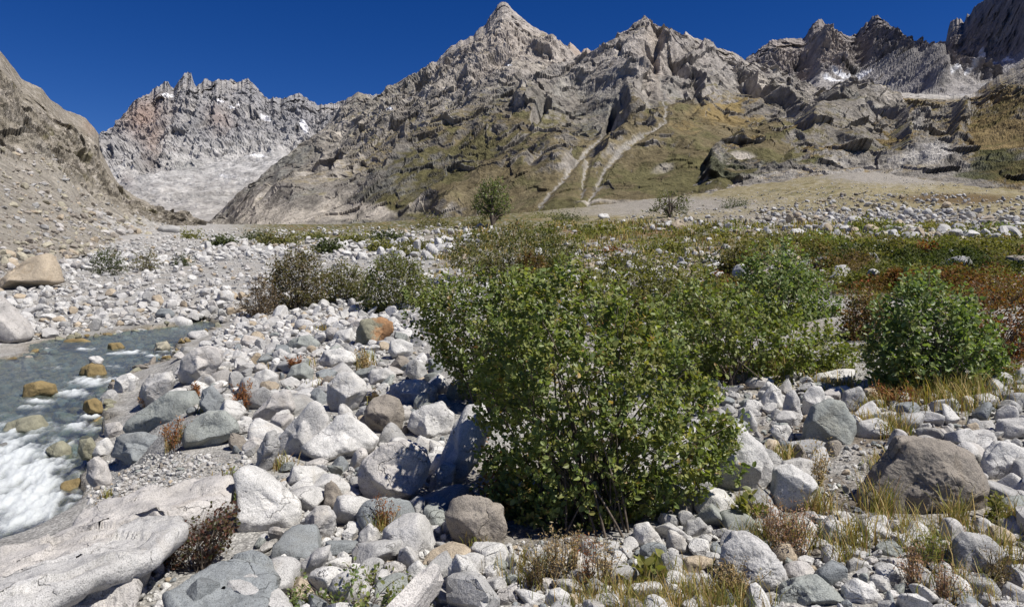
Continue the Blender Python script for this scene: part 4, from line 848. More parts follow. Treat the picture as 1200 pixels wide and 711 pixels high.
# in the stream
TB([(28, 466), (30, 450), (46, 446), (62, 450), (66, 462), (54, 468), (38, 470)], 'golden wet rock at the top of the rapid', 'golden', 'the golden wet rock', 82, 1, .5, 6, sub=4, baseY=10.2)
TB([(-6, 512), (8, 494), (28, 488), (44, 486), (54, 500), (50, 512), (26, 520), (0, 520)], 'two toned yellow rock split by the rapid at the left edge', 'olive', 'the two toned stream rock', 83, 1, .8, 6, sub=4, baseY=8.6)
TB([(96, 480), (98, 470), (110, 466), (118, 472), (120, 484), (108, 488)], 'round golden stone in the middle of the stream', 'golden', 'the round golden stone', 84, 1, .4, 6, sub=4, baseY=9.2)
TB([(90, 440), (94, 430), (106, 424), (120, 428), (124, 440), (108, 446)], 'olive stone carrying a white stone in the stream', 'golden', 'the carrying stone', 85, 1, .5, 6, sub=4, baseY=11.6)
TB([(103, 428), (105, 418), (114, 416), (121, 421), (118, 430)], 'small white stone resting on the olive stream stone', 'white', 'the resting white stone', 86, .9, .8, 5, sub=4, baseY=11.75)
TB([(71, 574), (74, 564), (90, 560), (104, 566), (106, 578), (90, 582)], 'brown wet rock beside the foaming pool', 'golden', 'the brown wet rock', 87, 1, .4, 6, sub=4, baseY=7.0)
TB([(126, 410), (128, 402), (140, 401), (146, 408), (142, 414)], 'flat golden stone in the upper stream', 'golden', 'the flat golden stone', 88, 1, .5, 6, sub=4, baseY=14.6)
TB([(178, 414), (182, 401), (194, 399), (200, 408), (196, 416)], 'pale mossy block on the lip of the upper cascade', 'lichen', 'the mossy block', 89, 1, .6, 6, sub=4, baseY=14.3)
TB([(70, 404), (76, 397), (96, 396), (108, 402), (98, 409), (78, 409)], 'long brown stone under the far bank of the stream', 'golden', 'the long brown stone', 90, 1, .5, 6, sub=4, baseY=15.6)
TB([(-20, 545), (-14, 522), (4, 518), (12, 530), (8, 540)], 'dark grey rock at the left edge of the rapid', 'dark grey', 'the left edge rapid rock', 91, 1, .7, 5, sub=4, baseY=8.0)
TB([(52, 546), (56, 524), (70, 516), (80, 524), (82, 548)], 'drowned yellow boulder under the foam', 'olive', 'the drowned boulder', 92, 1, .3, 6, sub=4, baseY=7.8)
TB([(90, 530), (92, 514), (104, 512), (112, 524), (108, 540), (96, 540)], 'mossy olive rock at the right side of the foam', 'olive', 'the mossy stream rock', 93, 1, .5, 6, sub=4, baseY=7.5)
# gravel bar and banks farther off
for k_, (ol, lb, tn, rf) in enumerate([
    ([(192, 384), (196, 374), (212, 370), (226, 376), (224, 386), (208, 388)], 'large pale boulder on the far side of the upper stream', 'white', 'the far stream boulder'),
    ([(180, 370), (186, 360), (200, 361), (206, 370), (196, 376)], 'bluish grey slab on the gravel bar', 'blue grey', 'the bluish slab'),
    ([(176, 360), (178, 346), (188, 344), (192, 356), (188, 362)], 'tan upright stone on the gravel bar', 'tan', 'the tan upright stone'),
    ([(166, 356), (168, 342), (176, 340), (180, 354), (174, 360)], 'grey tilted stone left of the tan upright stone', 'mid grey', 'the grey tilted stone'),
    ([(252, 356), (254, 342), (266, 339), (275, 344), (274, 354)], 'white cracked boulder at the back of the gravel bar', 'white', 'the white cracked boulder'),
    ([(218, 396), (222, 388), (240, 386), (246, 394), (236, 400)], 'pale stone poised at the bend of the upper stream', 'pale grey', 'the poised stone'),
    ([(782, 272), (785, 262), (794, 259), (803, 264), (802, 272)], 'big pale boulder standing on the mid ground turf', 'tan', 'the turf boulder'),
    ([(767, 269), (769, 262), (778, 262), (781, 269)], 'bluish boulder left of the pale turf boulder', 'pale grey', 'the bluish turf boulder'),
    ([(842, 313), (846, 303), (862, 299), (872, 293), (878, 296), (866, 310), (854, 314)], 'dark fronted rock ledge in the olive heath', 'brown grey', 'the dark ledge'),
    ([(1078, 294), (1079, 280), (1088, 279), (1096, 286), (1094, 294)], 'dark brown rock on the crest of the heath bank', 'dark grey', 'the dark crest rock'),
    ([(1040, 282), (1042, 269), (1050, 268), (1053, 276), (1050, 284)], 'pale upright rock on the crest of the heath bank', 'white', 'the upright crest rock'),
    ([(1058, 282), (1060, 272), (1076, 271), (1083, 278), (1074, 284)], 'broad pale rock right of the upright crest rock', 'pale grey', 'the broad crest rock'),
    ([(976, 292), (978, 285), (990, 284), (996, 290), (990, 294)], 'flat white rock lying in the heath', 'white', 'the flat heath rock'),
    ([(925, 278), (928, 268), (938, 267), (942, 274), (938, 279)], 'white rock left of the heath crest', 'white', 'the white heath rock'),
    ([(951, 276), (953, 268), (960, 268), (962, 275)], 'small bluish white rock behind the heath', 'pale grey', 'the small heath rock'),
    ([(996, 332), (997, 324), (1001, 320), (1005, 326), (1004, 333)], 'lone white stone poking out of the heath bank', 'white', 'the lone heath stone'),
    ([(962, 297), (964, 290), (974, 287), (976, 296)], 'whitish rock at the edge of the green shrub', 'white', 'the shrub edge rock'),
    ([(1018, 290), (1026, 281), (1040, 278), (1044, 290), (1030, 296)], 'grey leaning rock left of the upright crest rock', 'mid grey', 'the leaning crest rock'),
    ([(1186, 283), (1188, 277), (1206, 276), (1210, 283)], 'flat pale rock at the right edge of the heath', 'pale grey', 'the right heath rock'),
    ([(700, 254), (702, 250), (712, 250), (716, 256), (708, 259)], 'pale block in the stone band of the turf', 'white', 'the stone band block'),
    ([(182, 270), (186, 264), (200, 263), (214, 268), (208, 275), (192, 276)], 'dark grey rock at the foot of the left slope', 'mid grey', 'the slope foot rock')]):
    TB(ol, lb, tn, rf, 200 + k_, .9, .7, 6, sub=3)

# ------------------------------------------------------------ smaller stones: 300 in all as things, the rest as loose stones
rng = np.random.RandomState(7)
def rand_in(poly, n):
    P = np.array(poly, float); lo, hi = P.min(0), P.max(0); out = np.zeros((0, 2))
    while len(out) < n:
        q = rng.uniform(lo, hi, (n * 2, 2)); out = np.concatenate([out, q[in_poly(q[:, 0], q[:, 1], poly)]])
    return out[:n]
def power(n, a, b, e=1.7):
    u = rng.rand(n); k = 1 - e
    return (a ** k + u * (b ** k - a ** k)) ** (1 / k)
MIXS = {'grey': ['white'] * 8 + ['pale grey'] * 8 + ['mid grey'] * 4 + ['pinkish'] * 4 + ['grey green'] * 2 + ['blue grey'] * 2 + ['tan'] + ['brown grey'],
        'bar': ['white'] * 8 + ['pale grey'] * 6 + ['mid grey'] + ['pinkish'] * 2 + ['tan'],
        'turf': ['pale grey'] * 5 + ['white'] * 3 + ['mid grey'] * 2 + ['tan'] * 2 + ['lichen'] * 2 + ['brown grey'] * 2,
        'scree': ['brown grey'] * 5 + ['pinkish'] * 3 + ['lichen'] * 4 + ['mid grey'] * 2 + ['tan'] * 2,
        'wet': ['golden'] * 3 + ['olive'] * 4 + ['brown grey'] * 3 + ['mid grey'] * 2}
ZONES = [([(60, 318), (120, 290), (190, 272), (260, 266), (340, 266), (340, 300), (120, 318)], 2600, .12, .9, 'bar', 1.9),
         ([(215, 410), (500, 390), (520, 480), (560, 640), (1230, 600), (1230, 740), (200, 740), (330, 640), (285, 540), (205, 470)], 9000, .012, .07, 'grey', 1.5),
         ([(820, 470), (1230, 440), (1230, 640), (780, 650)], 3000, .015, .08, 'grey', 1.5), ([(100, 575), (125, 540), (200, 530), (285, 535), (300, 560), (110, 600)], 1500, .008, .03, 'grey', 1.5),
         ([(212, 408), (330, 385), (500, 378), (520, 480), (520, 570), (600, 655), (560, 730), (230, 730), (340, 640), (362, 560), (285, 540), (205, 470)], 3200, .04, .42, 'grey', 1.45),
         ([(280, 560), (420, 560), (600, 640), (620, 730), (300, 730), (300, 650)], 1500, .025, .16, 'grey', 1.6),
         ([(100, 575), (125, 540), (200, 530), (285, 535), (300, 560), (230, 560), (110, 600)], 900, .012, .07, 'grey', 1.9),
         ([(56, 730), (150, 660), (200, 640), (220, 730)], 300, .02, .10, 'grey', 1.8),
         ([(540, 730), (600, 655), (740, 640), (840, 600), (1000, 610), (1230, 620), (1230, 730)], 2600, .025, .19, 'grey', 1.6),
         ([(810, 470), (880, 440), (960, 440), (1010, 475), (1240, 425), (1240, 650), (1160, 625), (1000, 505), (910, 620), (760, 655)], 2300, .04, .32, 'grey', 1.45),
         ([(-230, 440), (-230, 345), (110, 316), (300, 296), (480, 306), (640, 335), (510, 380), (300, 392), (262, 376), (200, 376), (60, 396)], 7500, .07, .5, 'bar', 1.9),
         ([(255, 388), (330, 372), (520, 366), (430, 415), (212, 440)], 2200, .05, .26, 'bar', 1.7),
         ([(0, 405), (0, 425), (28, 420), (60, 400), (150, 390), (240, 377), (262, 383), (212, 404), (205, 426), (150, 440), (126, 480), (85, 540), (0, 540)], 3600, .05, .30, 'wet', 1.7),
         ([(640, 268), (760, 258), (1000, 240), (1240, 258), (1240, 284), (900, 275)], 2600, .10, 1.0, 'turf', 1.9),
         ([(880, 250), (1000, 225), (1200, 232), (1240, 258), (900, 262)], 1500, .14, 1.5, 'turf', 2.0),
         ([(480, 345), (520, 285), (640, 266), (1240, 285), (1240, 335), (800, 340)], 1300, .07, .7, 'turf', 1.7),
         ([(620, 320), (640, 290), (780, 285), (860, 305), (800, 330)], 700, .08, .45, 'turf', 1.7),
         ([(225, 300), (240, 268), (560, 262), (600, 272), (500, 305)], 1300, .2, 1.3, 'bar', 1.9),
         ([(600, 345), (640, 320), (760, 330), (800, 400), (700, 400)], 500, .07, .4, 'bar', 1.6),
         ([(700, 262), (800, 236), (900, 222), (1100, 200), (1200, 225), (1000, 240)], 1800, .14, .9, 'turf', 2.2)]
cand = []      # x, Y, z, d, tone, px, py
for poly, n, a, b, mx, e in ZONES:
    P = rand_in(poly, n); D = power(n, a, b, e)
    for (px, py), d in zip(P, D):
        Y = Y_of(px, py); cand.append(((px - 600) / F * Y, Y, 0, d, MIXS[mx][rng.randint(len(MIXS[mx]))], px, py, mx))
xs = np.array([c_[0] for c_ in cand]); ys = np.array([c_[1] for c_ in cand]); zs = ground_z(xs, ys)
for i_, c_ in enumerate(cand):
    if c_[7] == 'wet': zs[i_] -= .12 * c_[3]
cand = [(c_[0], c_[1], float(z_)) + c_[3:] for c_, z_ in zip(cand, zs)]
sdw = stream_sd(xs, ys)
# the scree of the left slope lies on that slope's own surface
nr_ = 150
for k in range(8000):
    i = int(nr_ * min(1.12, rng.rand() ** 1.3 * 1.15)); j = rng.randint(230, V_LEFT.shape[1] - 6)
    x, Y, z = V_LEFT[i, j]; 
    if Y < 12: continue
    px, py = 600 + F * x / Y, HR - (z - CZ) * F / Y
    d = power(1, .12, 1.5, 2.1)[0] * np.clip(Y / 90, .6, 1.6)
    cand.append((float(x), float(Y), float(z), float(d), MIXS['scree'][rng.randint(16)], px, py, 'scree'))
order = np.argsort([-c_[3] * F / c_[1] for c_ in cand])
cells = {}
def free(x, Y, r):
    for fx, fy, ra, rb in FOOT:
        if abs(x - fx) < ra + r and ((x - fx) / (ra + r * .8)) ** 2 + ((Y - fy) / (rb + r * .8)) ** 2 < .80: return False
    g = .25 * 2 ** math.floor(math.log2(max(Y / 5, 1)))
    kx, ky = int(x // g), int(Y // g)
    R_ = max(1, int(math.ceil(.9 * r / g)))
    for a in range(kx - R_, kx + R_ + 1):
        for b in range(ky - R_, ky + R_ + 1):
            for ox, oy, orr in cells.get((g, a, b), ()):
                if (ox - x) ** 2 + (oy - Y) ** 2 < (.61 * (r + orr)) ** 2: return False
    cells.setdefault((g, kx, ky), []).append((x, Y, r)); return True
kept = []
for i in order:
    c_ = cand[i]; d = c_[3]
    if i < len(sdw):
        if c_[7] == 'wet':
            if sdw[i] > .12: continue
        elif sdw[i] < -.12: continue
    if c_[3] < .05 and rng.rand() < 0: continue
    if any(in_poly(np.array([c_[5]]), np.array([c_[6]]), s_)[0] for s_ in SLABS): continue
    if free(c_[0], c_[1], d / 2): kept.append(c_)
N_SINGLE = 298 - len(BOULDERS)
singles = [k for k in kept if k[7] in ('grey', 'bar') and -10 < k[5] < 1210 and k[6] < 716 and k[1] < 60][:N_SINGLE]
sset = set(id(k) for k in singles); loose = [k for k in kept if id(k) not in sset]
SHAPES = [('angular', .9, (1, .85, .7)), ('rounded', .45, (1, .9, .75)), ('flat', .8, (1, .8, .42)), ('blocky', 1.0, (1, .8, .75)), ('long', .8, (1, .58, .5)), ('upright', .85, (.75, .65, 1)), ('wedge shaped', .95, (1, .7, .6)), ('lumpy', .7, (.95, .85, .7))]
protos = []
for si, (sn, an, asp) in enumerate(SHAPES):
    for v_ in range(4):
        v, f = stone_shape(500 + si * 10 + v_, 4, an, asp); protos.append((sn, mk_mesh('stone', v * .5, f)))
for me, in [(p_[1],) for p_ in protos]: me.materials.append(MROCK)
def relation(px, py):
    best = sorted(BOULDERS, key=lambda b: (b[0] - px) ** 2 + 1.6 * ((b[1] + b[2]) / 2 - py) ** 2)[:2]
    out = []
    for b in best:
        dx, dy = px - b[0], py - (b[1] + b[2]) / 2
        near = 'just ' if math.hypot(dx, dy) < .5 * b[3] + 26 else ''
        if abs(dx) > 1.1 * abs(dy): w = near + ('left of ' if dx < 0 else 'right of ')
        else: w = near + ('in front of ' if dy > 0 else 'behind ')
        out.append((w, b[4]))
    return out
for c_ in singles:
    x, Y, z, d, tone, px, py, mx = c_
    si = rng.randint(len(protos)); rel = relation(px, py - .3 * d * F / Y); s_px = d * F / Y
    label = None
    for tries in range(40):
        sn = protos[si][0]; size = 'medium' if s_px > 34 else 'small' if s_px > 20 else 'tiny'
        lb = f'{size} {tone} {sn} stone {rel[0][0]}{rel[0][1]}'
        if lb not in used_labels: label = lb; break
        si = rng.randint(len(protos))
        if tries > 12: tone = MIXS[mx][rng.randint(len(MIXS[mx]))]
        if tries > 24:
            lb = f'{tone} {sn} stone between {rel[0][1]} and {rel[1][1]}'
            if lb not in used_labels and len(lb.split()) <= 16: label = lb; break
    label = label or lb; used_labels.add(label)
    o = bpy.data.objects.new('stone', protos[si][1]); col.objects.link(o)
    o.scale = (d, d * rng.uniform(.85, 1.1), d * rng.uniform(.9, 1.15)); o.rotation_euler = (rng.uniform(-.3, .3), rng.uniform(-.3, .3), rng.uniform(0, 6.28))
    o.location = (x, Y, z + d * (.10 if d > .12 else .16)); j = rng.uniform(.9, 1.08); o.color = tuple(np.array(TONES[tone]) * j) + (1,)
    tag(o, label, 'stone', 'stones lying along the stream bank')
# all the others
def rotm(n):
    a = rng.uniform(0, 2 * np.pi, n); b = rng.normal(0, .35, n); g = rng.normal(0, .35, n)
    ca, sa, cb, sb, cg, sg = np.cos(a), np.sin(a), np.cos(b), np.sin(b), np.cos(g), np.sin(g); o, e = np.zeros(n), np.ones(n)
    Rz = np.stack([ca, -sa, o, sa, ca, o, o, o, e], -1).reshape(n, 3, 3); Rx = np.stack([e, o, o, o, cb, -sb, o, sb, cb], -1).reshape(n, 3, 3); Ry = np.stack([cg, o, sg, o, e, o, -sg, o, cg], -1).reshape(n, 3, 3)
    return Rz @ Rx @ Ry
def stone_mass(name, items, label, sub_of):
    Vs, Fs, Cs, base = [], [], [], 0
    groups = {}
    for it in items: groups.setdefault((sub_of(it), rng.randint(24)), []).append(it)
    for (sub, pi), L in groups.items():
        sn, an, asp = SHAPES[pi % 8]; v, f = stone_shape(900 + pi, sub, an, asp); v = v * .5
        n = len(L); d = np.array([l[3] for l in L]); p = np.array([l[:3] for l in L]); p[:, 2] += d * .18
        W = np.einsum('nij,vj->nvi', rotm(n), v) * (d[:, None, None] * rng.uniform(.85, 1.15, (n, 1, 3))) + p[:, None]
        Vs.append(W.reshape(-1, 3)); Fs.append((f[None] + (np.arange(n) * len(v))[:, None, None] + base).reshape(-1, 3)); base += n * len(v)
        cc = np.array([TONES[l[4]] for l in L]) * rng.uniform(.8, 1.12, (n, 1)); Cs.append(np.repeat(cc, len(v), 0))
    o = link(name, mk_mesh(name, np.concatenate(Vs), np.concatenate(Fs), np.concatenate(Cs), False), MSTONE)
    tag(o, label, kind='stuff')
stone_mass('loose_stones', [l for l in loose if l[7] != 'scree'], 'countless loose pale stones of the stream bank, gravel bar and meadow', lambda it: 3 if it[3] * F / it[1] > 13 else 2 if it[3] * F / it[1] > 4.5 else 1)
stone_mass('scree', [l for l in loose if l[7] == 'scree'], 'brownish scree blocks covering the foot of the left slope', lambda it: 2 if it[3] * F / it[1] > 5 else 1)
print('stones', len(kept), 'single', len(singles), 'boulders', len(BOULDERS))

# ------------------------------------------------------------ plants
def basis(dirs, nrm):
    """columns: along the leaf, across it, its normal"""
    a = dirs / (np.linalg.norm(dirs, axis=1, keepdims=True) + 1e-9)
    b = np.cross(nrm, a); b /= (np.linalg.norm(b, axis=1, keepdims=True) + 1e-9)
    return np.stack([a, b, np.cross(a, b)], -1)
LEAF_V = np.array([(0, 0, 0), (.28, .30, .07), (.68, .27, .07), (1, 0, -.05), (.68, -.27, .07), (.28, -.30, .07)], f32)
LEAF_F = np.array([(0, 3, 2, 1), (0, 5, 4, 3)], np.int32)
CARD_V = np.array([(0, 0, 0), (.5, .36, .06), (1, 0, 0), (.5, -.36, .06)], f32); CARD_F = np.array([(0, 1, 2, 3)], np.int32)
NARROW_V = CARD_V * [1, .45, 1]
def leaves(P, D, N, size, colr, tv=LEAF_V, tf=LEAF_F):
    n = len(P); B = basis(D, N)
    W = np.einsum('nij,vj->nvi', B, tv) * size[:, None, None] + P[:, None]
    Fc = (tf[None] + (np.arange(n) * len(tv))[:, None, None]).reshape(-1, tf.shape[1])
    return W.reshape(-1, 3), Fc, np.repeat(colr, len(tv), 0)
def tubes(paths, radii, sides=5):
    """paths: list of (k,3); radii: list of (k,)"""
    Vs, Fs, b = [], [], 0
    for p, r in zip(paths, radii):
        p = np.asarray(p, float); k = len(p); t = np.gradient(p, axis=0); t /= np.linalg.norm(t, axis=1, keepdims=True) + 1e-9
        u = np.cross(t, [.31, .83, .12]); u /= np.linalg.norm(u, axis=1, keepdims=True) + 1e-9; w = np.cross(t, u)
        a = np.arange(sides) / sides * 2 * np.pi
        V = p[:, None] + (u[:, None] * np.cos(a)[None, :, None] + w[:, None] * np.sin(a)[None, :, None]) * np.asarray(r)[:, None, None]
        Vs.append(V.reshape(-1, 3)); i = np.arange(k * sides).reshape(k, sides); j = np.roll(i, -1, 1)
        Fs.append(np.stack([i[:-1], j[:-1], j[1:], i[1:]], -1).reshape(-1, 4) + b); b += k * sides
    return np.concatenate(Vs), np.concatenate(Fs)
def pick(pal, n, r):
    w = np.array([p[1] for p in pal], float); w /= w.sum(); k = r.choice(len(pal), n, p=w)
    return np.array([p[0] for p in pal])[k]
def outline_depth(px, py, poly):
    d = polyline_dist(px, py, list(poly) + [poly[0]]); return np.where(in_poly(px, py, poly), d, -d)
GREEN = [((0.15, 0.193, 0.062), 5), ((0.202, 0.246, 0.076), 5), ((0.266, 0.294, 0.095), 3), ((0.116, 0.158, 0.057), 3), ((0.363, 0.334, 0.109), 1), ((0.426, 0.217, 0.095), 0.35)]
BRIGHT = [((0.133, 0.189, 0.067), 5), ((0.175, 0.231, 0.084), 5), ((0.224, 0.266, 0.105), 3), ((0.098, 0.14, 0.053), 3), ((0.266, 0.266, 0.098), 2)]
OLIVE = [((0.131, 0.131, 0.044), 5), ((0.163, 0.156, 0.05), 4), ((0.1, 0.106, 0.035), 4), ((0.2, 0.175, 0.062), 2), ((0.175, 0.106, 0.044), 1)]
BROWN = [((.17, .12, .06), 5), ((.13, .085, .045), 4), ((.15, .13, .05), 3), ((.20, .15, .08), 2), ((.10, .09, .035), 2)]
DARK = [((0.06, 0.078, 0.026), 5), ((0.084, 0.102, 0.036), 4), ((0.048, 0.06, 0.022), 3), ((0.108, 0.114, 0.036), 1)]
REDDISH = [((.19, .075, .03), 5), ((.13, .06, .03), 4), ((.22, .12, .04), 3), ((.10, .10, .03), 4), ((.26, .06, .025), 1.5)]
YELLOW = [((0.195, 0.189, 0.052), 5), ((0.156, 0.169, 0.046), 4), ((0.247, 0.221, 0.065), 3), ((0.117, 0.13, 0.039), 3)]
def shrub(name, outline, label, cat, pal, n_clump, per, leaf, group, seed, thick=.5, baseY=None, stems=40, narrow=False, spread=.11, out=7, tv=None, mat=None, stem_r=.010, trunk=False, up=.5, base_px=None, wild=.3, foot=.06):
    r = np.random.RandomState(seed); o = np.array(outline, float)
    b = o[:, 1].max(); cx = base_px if base_px is not None else (o[:, 0].min() + o[:, 0].max()) / 2
    Y = baseY or Y_of(cx, b - 3); s = Y / F
    root = np.array([(cx - 600) * s, Y, float(ground_z((cx - 600) * s, Y)[0])])
    wid = (o[:, 0].max() - o[:, 0].min())
    Yc = Y + thick * .5 * wid * s * .6
    lo, hi = o.min(0) - out, o.max(0) + out
    q = r.uniform(lo, hi, (n_clump * 14, 2)); dd = outline_depth(q[:, 0], q[:, 1], outline)
    prob = np.where(dd > 0, 1.0, wild * np.clip(1 + dd / out, 0, 1)); k = r.rand(len(q)) < prob; q, dd = q[k][:n_clump], dd[k][:n_clump]
    # depth of the crown behind each point, fullest in the middle
    mx = max(dd.max(), 1e-3); half = thick * .5 * wid * s * np.sqrt(np.clip(dd / mx, .05, 1) * (2 - np.clip(dd / mx, .05, 1)))
    v = r.uniform(-1, 1, len(q)); v = np.sign(v) * np.abs(v) ** .55
    Yp = Yc + v * half; C = wpos(q[:, 0], q[:, 1], Yp)
    gz = ground_z(C[:, 0], C[:, 1]); C[:, 2] = np.maximum(C[:, 2], gz + leaf * .6)
    cen = np.array([root[0], Yc, wpos(cx, (o[:, 1].min() + o[:, 1].max()) / 2, Yc)[2]])
    outd = C - cen; outd /= np.linalg.norm(outd, axis=1, keepdims=True) + 1e-9
    # leaves alternate along a twig that starts at each clump's centre
    tw = outd * .6 + r.normal(0, .5, C.shape) + [0, 0, up]; tw /= np.linalg.norm(tw, axis=1, keepdims=True)
    idx = np.repeat(np.arange(len(C)), per); n = len(idx)
    tpos = r.uniform(-1, 1, n); L = spread * (.6 + .8 * r.rand(len(C)))
    P = C[idx] + tw[idx] * (tpos * L[idx])[:, None] + r.normal(0, spread * .16, (n, 3))
    sidev = np.cross(tw[idx], r.normal(size=(n, 3))); sidev /= np.linalg.norm(sidev, axis=1, keepdims=True) + 1e-9
    D = sidev + tw[idx] * .6 + [0, 0, .05]
    N = np.array([.35, -.3, .75]) + r.normal(0, .68, (n, 3)) + outd[idx] * .35
    size = leaf * r.uniform(.45, 1.2, n)
    cc = pick(pal, len(C), r)[idx] * .45 + pick(pal, n, r) * .55
    cc = cc * r.uniform(.75, 1.25, (n, 1))
    tvv, tff = (LEAF_V, LEAF_F) if tv is None and leaf * F / Y > 4 and not narrow else ((NARROW_V if narrow else CARD_V), CARD_F)
    V, Fc, Cc = leaves(P, D, N, size, cc, tvv, tff)
    e = bpy.data.objects.new(name, None); col.objects.link(e); e.location = root; e.empty_display_size = .1
    tag(e, label, cat, group)
    link('foliage', mk_mesh('foliage', V - root, Fc, Cc, False), mat or MLEAF, e)
    # stems rising from the foot to the clumps
    sel = r.choice(len(C), min(stems, len(C)), replace=False); paths, rad = [], []
    k1 = stem_r
    for i in sel:
        end = C[i] + tw[i] * L[i]; st = root + np.append(np.clip(r.normal(0, foot * wid * s, 2), -1.6 * foot * wid * s, 1.6 * foot * wid * s) + [0, foot * wid * s], -.05)
        tt = np.linspace(0, 1, 9)[:, None]
        mid = lerp(st, end, .5) + np.array([0, 0, .16 * (end[2] - st[2])]) - (end - st) * [.12, .12, 0] + r.normal(0, .03 * wid * s, 3)
        if trunk: st = root + [0, 0, -.1]; mid = root + np.array([0, 0, .7 * (end[2] - st[2])])
        paths.append((1 - tt) ** 2 * st + 2 * tt * (1 - tt) * mid + tt ** 2 * end); rad.append(np.linspace(k1 * (2.0 if trunk else 1), k1 * .22, 9))
    for i in r.choice(len(C), min(stems * 4, len(C)), replace=False):
        paths.append(np.array([C[i] - tw[i] * L[i] * 1.1, C[i], C[i] + tw[i] * L[i]])); rad.append(np.array([k1 * .28, k1 * .22, k1 * .1]))
    V, Fc = tubes(paths, rad, 4)
    link('stem', mk_mesh('stem', V - root, Fc, None, True), MBARK, e)
    return e
G1 = 'leafy shrubs among the stones'
shrub('alder_shrub', [(568, 410), (582, 372), (604, 346), (636, 326), (664, 318), (690, 332), (722, 340), (744, 362), (766, 388), (790, 410), (822, 440), (842, 480), (852, 530), (846, 572), (808, 592), (770, 612), (742, 634), (690, 646), (622, 650), (598, 618), (586, 570), (572, 520), (560, 460)],
      'largest green alder shrub in the centre foreground with round leaves', 'shrub', GREEN + YELLOW[:1], 1380, 18, .043, G1, 1, .72, stems=90, spread=.075, base_px=690, out=22, stem_r=.009, baseY=4.25, wild=.55, foot=.10, up=.8)
shrub('alder_shrub', [(486, 356), (510, 338), (556, 328), (610, 324), (650, 340), (650, 440), (610, 480), (566, 474), (548, 456), (524, 430), (502, 396)],
      'green alder shrub joined to the left rear of the largest one, over white boulders', 'shrub', GREEN + OLIVE[:1], 1000, 14, .048, G1, 20, .6, stems=50, spread=.10, base_px=585, out=18, stem_r=.010, baseY=7.0, wild=.5, foot=.10, up=.8)
shrub('alder_shrub', [(752, 385), (780, 350), (830, 338), (880, 350), (940, 372), (982, 398), (990, 416), (968, 432), (930, 442), (905, 452), (862, 456), (820, 446), (780, 440), (760, 420)],
      'low spreading olive green alder directly behind the right side of the largest shrub', 'shrub', GREEN[:4] + YELLOW[:2], 900, 11, .06, G1, 2, .6, stems=50, wild=.6, out=14, up=.8, foot=.10, spread=.11)
shrub('alder_shrub', [(862, 372), (868, 330), (882, 306), (900, 294), (920, 292), (940, 312), (962, 340), (978, 372), (950, 392), (900, 392)],
      'upright bright green glossy shrub behind the spreading olive green alder', 'shrub', BRIGHT, 560, 12, .065, G1, 3, .7, stems=40, wild=.6, out=14, up=.9, spread=.13, baseY=10.8, base_px=915)
shrub('alder_shrub', [(1024, 436), (1026, 392), (1042, 358), (1066, 334), (1090, 330), (1112, 348), (1140, 362), (1164, 396), (1174, 428), (1152, 454), (1108, 468), (1070, 468), (1040, 456)],
      'bright green rounded shrub at the right, above the huge dark faced boulder', 'shrub', BRIGHT, 760, 12, .055, G1, 4, .65, stems=60, wild=.6, out=16, up=.9, foot=.10, spread=.10)
shrub('willow_shrub', [(680, 350), (700, 326), (740, 312), (790, 314), (840, 330), (862, 352), (850, 372), (790, 384), (730, 384), (694, 372)],
      'yellowish olive willow thicket behind the largest shrub', 'shrub', YELLOW + OLIVE[:2], 760, 11, .065, G1, 5, .5, wild=.6, out=12, up=.9, stems=40, spread=.15)
shrub('willow_shrub', [(522, 302), (536, 284), (560, 276), (590, 270), (616, 264), (646, 268), (672, 286), (670, 312), (640, 326), (590, 330), (550, 320)],
      'wide olive willow thicket in the middle distance under the pyramid peak', 'shrub', OLIVE + DARK[:1], 1000, 10, .085, G1, 6, .5, stems=30, spread=.22, narrow=False)
shrub('willow_shrub', [(318, 362), (316, 330), (326, 304), (348, 294), (368, 300), (378, 330), (374, 356), (346, 366)],
      'tall brownish half bare willow on the gravel bar', 'shrub', BROWN + OLIVE[:2], 900, 10, .065, G1, 7, .6, stems=60, spread=.17, narrow=False, out=9, stem_r=.012)
shrub('willow_shrub', [(284, 370), (290, 344), (304, 326), (320, 334), (324, 358), (310, 374)],
      'low greyish brown bare twigged willow left of the tall brownish willow', 'shrub', BROWN[:2], 280, 8, .05, G1, 8, .6, stems=50, spread=.17, narrow=False, out=9, stem_r=.012)
shrub('willow_shrub', [(372, 352), (380, 322), (400, 310), (420, 316), (432, 336), (426, 354), (396, 358)],
      'small olive willow between the tall brownish willow and the denser green one', 'shrub', OLIVE, 560, 10, .065, G1, 9, .6, stems=34, spread=.15, narrow=False, stem_r=.010)
shrub('willow_shrub', [(424, 362), (430, 324), (444, 304), (466, 300), (486, 310), (506, 332), (500, 358), (470, 370), (444, 370)],
      'dense olive green willow at the left rear of the largest shrub', 'shrub', OLIVE[:4] + GREEN[:1], 900, 10, .065, G1, 10, .6, stems=34, spread=.15)
shrub('willow_shrub', [(106, 322), (108, 304), (120, 294), (134, 294), (144, 306), (146, 318), (128, 326)], 'dark green bush at the foot of the left scree', 'shrub', DARK, 260, 9, .08, G1, 11, .7, stems=20, spread=.2)
shrub('willow_shrub', [(156, 318), (158, 304), (168, 297), (180, 298), (186, 308), (182, 319), (168, 321)], 'olive brown bush right of the dark green bush under the scree', 'shrub', OLIVE + BROWN[:1], 180, 9, .08, G1, 12, .7, stems=20, spread=.2)
shrub('willow_shrub', [(204, 312), (206, 304), (214, 300), (222, 304), (221, 312), (212, 315)], 'smallest of the three dark bushes under the left scree', 'shrub', DARK, 90, 9, .09, G1, 13, .7, stems=10, spread=.2)
